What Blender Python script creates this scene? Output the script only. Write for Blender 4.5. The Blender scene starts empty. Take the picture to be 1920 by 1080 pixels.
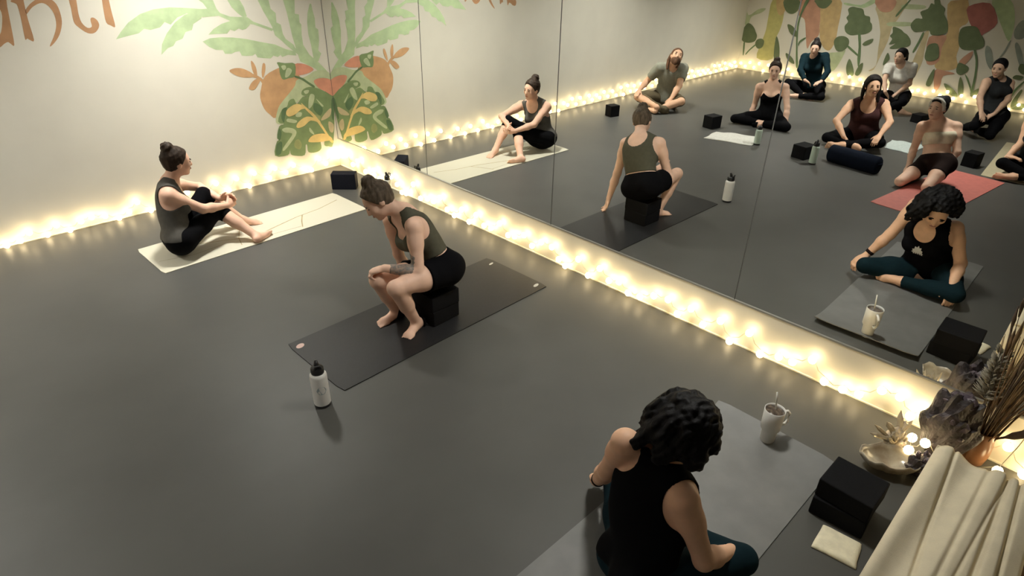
import bpy, bmesh, math, random, json
import numpy as np
from mathutils import Vector, Matrix, Euler
random.seed(7)
S = bpy.context.scene
C = S.collection

# ------------------------------------------------------------------ camera
CAM_POS = Vector((-3.493, -6.302, 2.3555))
YAW, PITCH, ROLL, FPX = 0.78626, 0.51815, 0.018619, 1170.44
fwd = Vector((math.cos(PITCH)*math.sin(YAW), math.cos(PITCH)*math.cos(YAW), -math.sin(PITCH)))
rgt = fwd.cross(Vector((0, 0, 1))).normalized()
upv = rgt.cross(fwd)
r2 = math.cos(ROLL)*rgt + math.sin(ROLL)*upv
u2 = -math.sin(ROLL)*rgt + math.cos(ROLL)*upv
cam_data = bpy.data.cameras.new('camera')
cam = bpy.data.objects.new('camera', cam_data)
C.objects.link(cam)
cam.matrix_world = Matrix(((r2.x, u2.x, -fwd.x, CAM_POS.x), (r2.y, u2.y, -fwd.y, CAM_POS.y), (r2.z, u2.z, -fwd.z, CAM_POS.z), (0, 0, 0, 1)))
cam_data.sensor_width = 36.0
cam_data.lens = 36.0*FPX/1920.0
cam_data.clip_start = 0.05
S.camera = cam

# ------------------------------------------------------------------ world, exposure
world = bpy.data.worlds.new('world'); S.world = world
world.use_nodes = True
world.node_tree.nodes['Background'].inputs[0].default_value = (0.02, 0.02, 0.022, 1)
world.node_tree.nodes['Background'].inputs[1].default_value = 0.2
S.view_settings.view_transform = 'Standard'
S.view_settings.look = 'None'
S.view_settings.gamma = 1.0
S.view_settings.use_curve_mapping = False
S.view_settings.exposure = 0.22
S.cycles.use_denoising = True
S.cycles.max_bounces = 8
S.cycles.diffuse_bounces = 5
S.cycles.glossy_bounces = 5
S.cycles.sample_clamp_indirect = 4.0
S.cycles.use_light_tree = True
BULB_POWER = 12.0          # emission strength of the fairy-light bulbs
ADDED_LIGHTS = [(-1.5, -0.95, 1.0), (-4.4, -0.75, 0.9), (-7.2, -2.0, 1.25), (-5.2, -4.4, 0.8), (-0.8, -4.7, 0.6)]   # x, y, share of full power: unseen lamps added to light the room
ADDED_POWER = 310.0

ROOM_W, ROOM_D, ROOM_H = 9.257, 8.1, 2.9

# ------------------------------------------------------------------ materials
MATS = {}
def mat(name, col, rough=0.6, var=0.0, vscale=20.0, bump=0.0, bscale=60.0, metal=0.0, spec=0.5, emit=None, estr=0.0, trans=0.0, stretch=None, col2=None, sheen=0.0, sss=0.0):
    if name in MATS: return MATS[name]
    m = bpy.data.materials.new(name); m.use_nodes = True
    nt = m.node_tree; b = nt.nodes['Principled BSDF']
    b.inputs['Base Color'].default_value = (*col, 1)
    b.inputs['Roughness'].default_value = rough
    b.inputs['Metallic'].default_value = metal
    b.inputs['Specular IOR Level'].default_value = spec
    if trans: b.inputs['Transmission Weight'].default_value = trans
    if sheen: b.inputs['Sheen Weight'].default_value = sheen
    if emit:
        b.inputs['Emission Color'].default_value = (*emit, 1); b.inputs['Emission Strength'].default_value = estr
    tc = nt.nodes.new('ShaderNodeTexCoord'); src = tc.outputs['Object']
    if stretch:
        mp = nt.nodes.new('ShaderNodeMapping'); mp.inputs['Scale'].default_value = stretch
        nt.links.new(src, mp.inputs['Vector']); src = mp.outputs['Vector']
    if var or col2:
        n = nt.nodes.new('ShaderNodeTexNoise'); n.inputs['Scale'].default_value = vscale; n.inputs['Detail'].default_value = 4
        nt.links.new(src, n.inputs['Vector'])
        r = nt.nodes.new('ShaderNodeValToRGB')
        c2 = col2 or tuple(min(1, c*(1+var)) for c in col)
        c1 = col if col2 else tuple(c*(1-var) for c in col)
        r.color_ramp.elements[0].position = 0.35; r.color_ramp.elements[1].position = 0.65
        r.color_ramp.elements[0].color = (*c1, 1); r.color_ramp.elements[1].color = (*c2, 1)
        nt.links.new(n.outputs['Fac'], r.inputs['Fac']); nt.links.new(r.outputs['Color'], b.inputs['Base Color'])
    if bump:
        n2 = nt.nodes.new('ShaderNodeTexNoise'); n2.inputs['Scale'].default_value = bscale; n2.inputs['Detail'].default_value = 3
        nt.links.new(src, n2.inputs['Vector'])
        bp = nt.nodes.new('ShaderNodeBump'); bp.inputs['Strength'].default_value = bump; bp.inputs['Distance'].default_value = 0.01
        nt.links.new(n2.outputs['Fac'], bp.inputs['Height']); nt.links.new(bp.outputs['Normal'], b.inputs['Normal'])
    MATS[name] = m
    return m
def srgb(r, g, b):
    f = lambda c: (c/255/12.92) if c/255 <= 0.04045 else ((c/255+0.055)/1.055)**2.4
    return (f(r), f(g), f(b))

M_wall = mat('wall_paint', (0.72, 0.69, 0.60), 0.75, 0.02, 3, 0.03, 180)
M_ceil = mat('ceiling_paint', (0.35, 0.345, 0.33), 0.85, 0.02, 3)  # unseen ceiling, darkened to cut ambient bounce
M_floor = mat('grey_vinyl', (0.080, 0.079, 0.073), 0.45, 0.07, 1.6, 0.02, 40, spec=0.26)
M_dark = mat('wall_paint_dark', (0.09, 0.09, 0.09), 0.8)  # for the unseen front wall, made dark to cut light bounced back
M_base = mat('cream_board', (0.80, 0.76, 0.64), 0.5, 0.02, 5)
M_mirror = mat('mirror_silver', (0.93, 0.945, 0.92), 0.0, metal=1.0)
M_seam = mat('mirror_edge', (0.10, 0.10, 0.095), 0.4)
M_chan = mat('aluminium', (0.55, 0.54, 0.50), 0.35, metal=0.8)
M_bulb = mat('bulb_glow', (1, 0.9, 0.7), 0.4, emit=(1.0, 0.77, 0.42), estr=BULB_POWER)
M_cord = mat('clear_cord', (0.75, 0.68, 0.5), 0.35)
M_cap = mat('bulb_cap', (0.55, 0.5, 0.4), 0.5)
M_lamp = mat('lamp_diffuser', (0.9, 0.9, 0.88), 0.5, emit=(1.0, 0.98, 0.90), estr=ADDED_POWER)
M_lampbody = mat('lamp_body', (0.04, 0.04, 0.04), 0.6)
SK = {}
for n, c in dict(fair=(0.80, 0.52, 0.385), rosy=(0.79, 0.49, 0.36), tan=(0.76, 0.46, 0.30), olive=(0.60, 0.385, 0.27)).items():
    SK[n] = mat('skin_'+n, c, 0.52, 0.06, 14, 0.02, 150, spec=0.35)
M_lips = mat('lips', (0.42, 0.17, 0.14), 0.45)
M_eye = mat('eye', (0.03, 0.02, 0.018), 0.25)
M_nail = mat('nail', (0.62, 0.40, 0.34), 0.3)
def hairmat(n, c): return mat('hair_'+n, c, 0.62, 0.35, 45, 0.35, 70, spec=0.16, stretch=(1, 1, 0.25))
H_dark = hairmat('dark', (0.010, 0.007, 0.006)); H_brown = hairmat('brown', (0.035, 0.023, 0.016))
H_ash = hairmat('ash', (0.105, 0.080, 0.057)); H_black = hairmat('black', (0.005, 0.0045, 0.005)); H_auburn = hairmat('auburn', (0.11, 0.055, 0.03))
def fab(n, c): return mat('fabric_'+n, c, 0.9, 0.06, 35, 0.12, 220, spec=0.08)
F_black = fab('black', (0.0035, 0.0035, 0.0045)); F_grey = fab('heather_grey', (0.098, 0.093, 0.083)); F_olive = fab('olive', (0.085, 0.082, 0.058))
F_teal = fab('teal', (0.006, 0.018, 0.024)); F_navy = fab('navy', (0.006, 0.009, 0.018)); F_sage = fab('sage', (0.26, 0.26, 0.21)); F_brown = fab('olive_brown', (0.13, 0.105, 0.065))
F_maroon = fab('maroon', (0.055, 0.024, 0.024)); F_white = fab('white', (0.62, 0.60, 0.55)); F_cream = fab('cream', (0.82, 0.74, 0.58)); F_char = fab('charcoal', (0.026, 0.028, 0.030))
F_choc = fab('dark_brown', (0.018, 0.011, 0.010))

# ------------------------------------------------------------------ helpers
def link(o, parent=None):
    C.objects.link(o)
    if parent is not None: o.parent = parent
    return o
def mesh_obj(name, verts, faces, m, parent=None, smooth=False, loc=None):
    me = bpy.data.meshes.new(name); me.from_pydata([tuple(v) for v in verts], [], faces); me.update()
    if m: me.materials.append(m)
    if smooth: me.polygons.foreach_set('use_smooth', [True]*len(me.polygons))
    o = bpy.data.objects.new(name, me)
    if loc is not None: o.location = loc
    return link(o, parent)
def bm_obj(name, bm, m, parent=None, smooth=False, loc=None, rot=None):
    bmesh.ops.recalc_face_normals(bm, faces=bm.faces)
    me = bpy.data.meshes.new(name); bm.to_mesh(me); bm.free()
    if m: me.materials.append(m)
    if smooth: me.polygons.foreach_set('use_smooth', [True]*len(me.polygons))
    o = bpy.data.objects.new(name, me)
    if loc is not None: o.location = loc
    if rot is not None: o.rotation_euler = rot
    return link(o, parent)
def thing(name, label, cat, loc=(0, 0, 0), rz=0.0, group=None):
    o = bpy.data.objects.new(name, None); o.location = loc; o.rotation_euler = (0, 0, rz); o.empty_display_size = 0.1
    C.objects.link(o)
    return tag(o, label, cat, group)
def tag(o, label, cat, group=None):
    o['label'] = label; o['category'] = cat
    if group: o['group'] = group
    return o
def struct(o): o['kind'] = 'structure'; return o
def add_box(bm, x0, x1, y0, y1, z0, z1, bev=0.0, seg=2):
    r = bmesh.ops.create_cube(bm, size=1.0, matrix=Matrix.Translation(((x0+x1)/2, (y0+y1)/2, (z0+z1)/2)) @ Matrix.Diagonal((abs(x1-x0), abs(y1-y0), abs(z1-z0), 1)))
    if bev > 0:
        es = list({e for v in r['verts'] for e in v.link_edges})
        bmesh.ops.bevel(bm, geom=es, offset=bev, segments=seg, profile=0.6, affect='EDGES')
def box_obj(name, x0, x1, y0, y1, z0, z1, m, parent=None, bev=0.0):
    bm = bmesh.new(); add_box(bm, x0, x1, y0, y1, z0, z1, bev); return bm_obj(name, bm, m, parent)
def add_lathe(bm, prof, n=28, M=Matrix.Identity(4), caps=True):
    rings = []
    for r, z in prof:
        rings.append([bm.verts.new(M @ Vector((r*math.cos(2*math.pi*i/n), r*math.sin(2*math.pi*i/n), z))) for i in range(n)])
    for a, b in zip(rings[:-1], rings[1:]):
        for i in range(n): bm.faces.new((a[i], a[(i+1) % n], b[(i+1) % n], b[i]))
    if caps: bm.faces.new(rings[0][::-1]); bm.faces.new(rings[-1])
def add_tube(bm, pts, rad, n=8, closed=False):
    pts = [Vector(p) for p in pts]; rings = []; N = len(pts)
    for i, p in enumerate(pts):
        a = pts[(i-1) % N] if (closed or i > 0) else p; b = pts[(i+1) % N] if (closed or i < N-1) else p
        d = (b-a).normalized(); s = d.cross(Vector((0, 0, 1)))
        if s.length < 1e-3: s = d.cross(Vector((1, 0, 0)))
        s.normalize(); t = d.cross(s); r = rad[i] if isinstance(rad, (list, tuple)) else rad
        rings.append([bm.verts.new(p + r*(math.cos(2*math.pi*k/n)*s + math.sin(2*math.pi*k/n)*t)) for k in range(n)])
    rng = range(N) if closed else range(N-1)
    for i in rng:
        a, b = rings[i], rings[(i+1) % N]
        for k in range(n): bm.faces.new((a[k], a[(k+1) % n], b[(k+1) % n], b[k]))
    if not closed: bm.faces.new(rings[0][::-1]); bm.faces.new(rings[-1])

# ------------------------------------------------------------------ traced layout data (metres)
LETTERS = json.loads('[[[-2.789,1.645],[-2.723,1.769],[-2.637,1.855],[-2.576,1.942],[-2.544,1.941],[-2.591,1.853],[-2.617,1.688],[-2.64,1.541],[-2.66,1.551],[-2.673,1.564],[-2.7,1.554],[-2.734,1.531],[-2.786,1.524],[-2.8,1.571],[-2.763,1.605],[-2.742,1.589],[-2.693,1.637],[-2.652,1.746],[-2.657,1.791],[-2.715,1.713],[-2.753,1.635]],[[-2.569,1.841],[-2.548,1.865],[-2.494,1.939],[-2.475,1.928],[-2.486,1.848],[-2.499,1.717],[-2.505,1.564],[-2.532,1.567],[-2.545,1.579],[-2.56,1.577],[-2.543,1.709],[-2.536,1.806],[-2.546,1.828]],[[-2.493,1.781],[-2.437,1.83],[-2.377,1.857],[-2.319,1.851],[-2.282,1.807],[-2.276,1.73],[-2.288,1.664],[-2.324,1.592],[-2.369,1.54],[-2.411,1.508],[-2.411,1.52],[-2.373,1.573],[-2.335,1.64],[-2.32,1.702],[-2.324,1.764],[-2.352,1.811],[-2.391,1.82],[-2.448,1.793],[-2.495,1.751]],[[-2.191,1.833],[-2.172,1.984],[-2.127,1.99],[-2.14,1.831],[-2.153,1.734],[-2.15,1.666],[-2.12,1.624],[-2.087,1.63],[-2.084,1.67],[-2.077,1.693],[-2.057,1.696],[-2.036,1.675],[-2.03,1.642],[-2.046,1.61],[-2.077,1.584],[-2.11,1.579],[-2.144,1.594],[-2.185,1.637],[-2.203,1.678],[-2.193,1.775]],[[-1.96,1.822],[-1.942,1.958],[-1.901,1.968],[-1.91,1.819],[-1.914,1.719],[-1.917,1.617],[-1.947,1.628],[-1.975,1.654],[-1.97,1.743]]]')
MURAL_BACK = json.loads('[["frond","leaf_light",0,[[-1.938,1.52],[-1.888,1.573],[-1.813,1.641],[-1.704,1.701],[-1.591,1.731],[-1.458,1.739],[-1.316,1.726],[-1.157,1.706],[-1.219,1.643],[-1.326,1.683],[-1.411,1.656],[-1.481,1.601],[-1.525,1.626],[-1.573,1.586],[-1.653,1.571],[-1.702,1.585],[-1.753,1.552],[-1.841,1.538]]],["frond","leaf_light",0,[[-1.617,1.363],[-1.59,1.451],[-1.53,1.534],[-1.444,1.615],[-1.345,1.673],[-1.182,1.702],[-1.21,1.632],[-1.289,1.593],[-1.312,1.544],[-1.372,1.532],[-1.408,1.48],[-1.469,1.463],[-1.501,1.426],[-1.549,1.414]]],["frond","leaf_light",0,[[-1.241,1.441],[-1.171,1.463],[-1.071,1.463],[-0.958,1.451],[-0.837,1.428],[-0.701,1.389],[-0.559,1.353],[-0.454,1.299],[-0.358,1.269],[-0.349,1.227],[-0.441,1.243],[-0.505,1.229],[-0.517,1.251],[-0.551,1.234],[-0.593,1.252],[-0.627,1.228],[-0.7,1.239],[-0.757,1.252],[-0.772,1.287],[-0.803,1.273],[-0.867,1.277],[-0.908,1.284],[-0.921,1.325],[-0.964,1.323],[-1.001,1.31],[-1.062,1.316],[-1.075,1.35],[-1.14,1.359],[-1.193,1.39],[-1.225,1.424]]],["frond","leaf_light",0,[[-1.177,1.494],[-1.121,1.539],[-1.04,1.576],[-0.955,1.595],[-0.935,1.628],[-0.799,1.619],[-0.751,1.575],[-0.787,1.539],[-0.82,1.516],[-0.856,1.509],[-0.888,1.524],[-0.933,1.506],[-0.971,1.521],[-1.005,1.489],[-1.098,1.494]]],["frond","leaf_light",0,[[-0.679,1.87],[-0.567,1.866],[-0.552,1.753],[-0.545,1.676],[-0.501,1.635],[-0.508,1.551],[-0.467,1.529],[-0.46,1.442],[-0.438,1.393],[-0.363,1.332],[-0.341,1.275],[-0.358,1.266],[-0.446,1.346],[-0.544,1.436],[-0.559,1.516],[-0.59,1.589],[-0.621,1.655],[-0.659,1.758]]],["frond","leaf_light",0,[[-0.408,1.86],[-0.274,1.855],[-0.286,1.74],[-0.303,1.617],[-0.262,1.608],[-0.266,1.534],[-0.25,1.513],[-0.262,1.419],[-0.261,1.323],[-0.205,1.219],[-0.118,1.138],[-0.046,1.057],[-0.017,1.017],[-0.054,0.999],[-0.161,1.078],[-0.319,1.167],[-0.341,1.275],[-0.365,1.414],[-0.376,1.529],[-0.387,1.641],[-0.406,1.746]]],["frond","leaf_light",0,[[-0.129,1.699],[-0.113,1.698],[-0.107,1.638],[-0.094,1.563],[-0.1,1.475],[-0.071,1.452],[-0.078,1.348],[-0.101,1.251],[-0.072,1.22],[-0.117,1.145],[-0.165,1.158],[-0.174,1.314],[-0.189,1.42],[-0.183,1.535],[-0.166,1.615]]],["frond","leaf_light",0,[[-1.249,1.822],[-1.161,1.795],[-1.075,1.779],[-1.058,1.706],[-1.034,1.668],[-0.948,1.632],[-0.786,1.615],[-0.737,1.574],[-0.548,1.495],[-0.567,1.477],[-0.742,1.549],[-0.955,1.595],[-1.052,1.645],[-1.196,1.642],[-1.275,1.683],[-1.243,1.71],[-1.142,1.711],[-1.169,1.76]]],["frond","leaf_light",0,[[-0.952,1.862],[-0.847,1.858],[-0.831,1.767],[-0.803,1.704],[-0.791,1.622],[-0.827,1.618],[-0.874,1.658],[-0.918,1.71],[-0.945,1.772]]],["stem","leaf_light",0,[[-0.534,1.494],[-0.407,1.35],[-0.153,1.128],[-0.04,0.982],[-0.066,0.978],[-0.204,1.119],[-0.447,1.34],[-0.552,1.476]]],["fruit","orange",0,[[-0.568,1.129],[-0.714,1.071],[-0.775,0.964],[-0.803,0.872],[-0.782,0.761],[-0.732,0.693],[-0.675,0.653],[-0.532,0.782],[-0.4,0.913],[-0.34,1.005],[-0.414,1.092],[-0.493,1.13]]],["sprig","orange",0,[[-1.055,1.162],[-0.994,1.179],[-0.92,1.165],[-0.841,1.115],[-0.838,1.077],[-0.936,1.086],[-1.007,1.117]]],["sprig","orange",0,[[-0.829,1.228],[-0.804,1.203],[-0.789,1.146],[-0.796,1.068],[-0.819,1.093],[-0.834,1.16]]],["sprig","orange",0,[[-0.716,1.19],[-0.693,1.181],[-0.705,1.117],[-0.741,1.055],[-0.743,1.112]]],["sprig","orange",0,[[-0.899,0.972],[-0.865,1.024],[-0.812,1.055],[-0.761,1.058],[-0.803,0.997],[-0.852,0.956]]],["stem","orange",0,[[-0.842,1.111],[-0.76,1.063],[-0.726,1.006],[-0.752,1.0],[-0.783,1.048],[-0.847,1.082]]],["leaf","leaf_pale",1,[[-0.684,0.604],[-0.638,0.738],[-0.571,0.808],[-0.508,0.859],[-0.418,0.936],[-0.387,0.991],[-0.271,1.016],[-0.175,1.054],[-0.071,1.052],[0.004,1.002],[0.003,0.91],[-0.111,0.864],[-0.301,0.829],[-0.45,0.749],[-0.588,0.587]]],["petal","red",2,[[-0.383,1.147],[-0.275,1.135],[-0.183,1.075],[-0.267,1.04],[-0.378,1.044]]],["petal","red",5,[[-0.201,0.957],[-0.117,0.977],[-0.004,0.947],[0.024,0.876],[0.01,0.774],[-0.091,0.84],[-0.155,0.88]]],["leaf","leaf_dark",3,[[-0.568,1.186],[-0.487,1.168],[-0.382,1.151],[-0.402,1.032],[-0.469,1.021],[-0.535,1.015],[-0.557,1.071],[-0.556,1.138]]],["vein","leaf_pale",4,[[-0.533,1.145],[-0.49,1.149],[-0.484,1.12],[-0.514,1.104]]],["vein","leaf_pale",4,[[-0.474,1.119],[-0.424,1.094],[-0.466,1.04],[-0.51,1.036]]],["stem","stem_dark",4,[[-0.396,1.036],[-0.318,1.002],[-0.259,0.955],[-0.198,0.906],[-0.212,0.89],[-0.272,0.938],[-0.332,0.986],[-0.404,1.021]]],["leaf","leaf_dark",2,[[-0.338,0.885],[-0.266,0.905],[-0.178,0.883],[-0.091,0.835],[0.009,0.768],[-0.061,0.273],[-0.13,0.242],[-0.176,0.263],[-0.168,0.317],[-0.215,0.326],[-0.217,0.237],[-0.282,0.206],[-0.375,0.225],[-0.38,0.303],[-0.397,0.307],[-0.425,0.203],[-0.539,0.221],[-0.58,0.246],[-0.584,0.29],[-0.615,0.243],[-0.756,0.267],[-0.708,0.411],[-0.653,0.411],[-0.702,0.442],[-0.659,0.558],[-0.602,0.574],[-0.661,0.61],[-0.598,0.722],[-0.539,0.743],[-0.508,0.798],[-0.451,0.81],[-0.426,0.756],[-0.349,0.815],[-0.282,0.806],[-0.357,0.837]]],["vein","leaf_pale",3,[[-0.255,0.832],[-0.213,0.806],[-0.25,0.718],[-0.301,0.685],[-0.287,0.776]]],["vein","leaf_pale",3,[[-0.201,0.773],[-0.175,0.748],[-0.125,0.688],[-0.149,0.687]]],["vein","leaf_pale",3,[[-0.656,0.327],[-0.536,0.441],[-0.548,0.47],[-0.606,0.486],[-0.633,0.522],[-0.576,0.533],[-0.492,0.497],[-0.492,0.433],[-0.638,0.302]]],["vein","leaf_pale",3,[[-0.549,0.622],[-0.455,0.585],[-0.481,0.563],[-0.565,0.593]]],["vein","leaf_pale",3,[[-0.321,0.487],[-0.284,0.426],[-0.282,0.399],[-0.328,0.445]]],["vein","leaf_pale",3,[[-0.441,0.666],[-0.386,0.657],[-0.404,0.618],[-0.459,0.627]]],["vein","leaf_pale",3,[[-0.328,0.873],[-0.271,0.875],[-0.281,0.846],[-0.316,0.841]]],["vein","leaf_olive",3,[[-0.513,0.373],[-0.465,0.385],[-0.44,0.326],[-0.471,0.278],[-0.524,0.311]]],["vein","tan",3,[[-0.154,0.576],[-0.059,0.646],[-0.037,0.632],[-0.071,0.562],[-0.172,0.536]]],["vein","tan",3,[[-0.091,0.511],[-0.033,0.468],[-0.054,0.384],[-0.093,0.413]]],["vein","leaf_olive",3,[[-0.254,0.614],[-0.177,0.58],[-0.21,0.521],[-0.253,0.55]]],["vein","leaf_deep",3,[[-0.224,0.735],[-0.14,0.669],[-0.175,0.59],[-0.246,0.665]]],["vein","leaf_deep",3,[[-0.598,0.722],[-0.541,0.733],[-0.578,0.647],[-0.599,0.589],[-0.619,0.633]]],["vein","leaf_deep",3,[[-0.663,0.538],[-0.644,0.493],[-0.674,0.415],[-0.695,0.451]]],["vein","leaf_deep",3,[[-0.713,0.381],[-0.656,0.391],[-0.687,0.279],[-0.743,0.275]]],["vein","leaf_deep",3,[[-0.022,0.736],[0.004,0.732],[-0.025,0.527],[-0.045,0.558]]],["leaf","yellow",6,[[-0.562,0.675],[-0.532,0.721],[-0.426,0.756],[-0.322,0.698],[-0.392,0.689],[-0.467,0.649],[-0.535,0.64]]],["leaf","yellow",6,[[-0.471,0.525],[-0.434,0.571],[-0.337,0.607],[-0.226,0.567],[-0.187,0.517],[-0.298,0.558],[-0.374,0.518],[-0.446,0.504]]],["leaf","yellow",6,[[-0.362,0.343],[-0.3,0.397],[-0.181,0.396],[-0.113,0.362],[-0.071,0.309],[-0.17,0.306],[-0.289,0.318]]],["stem","yellow",6,[[-0.381,0.759],[-0.322,0.698],[-0.243,0.612],[-0.168,0.481],[-0.102,0.348],[-0.059,0.284],[-0.099,0.286],[-0.174,0.439],[-0.259,0.583],[-0.337,0.68]]]]')
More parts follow.
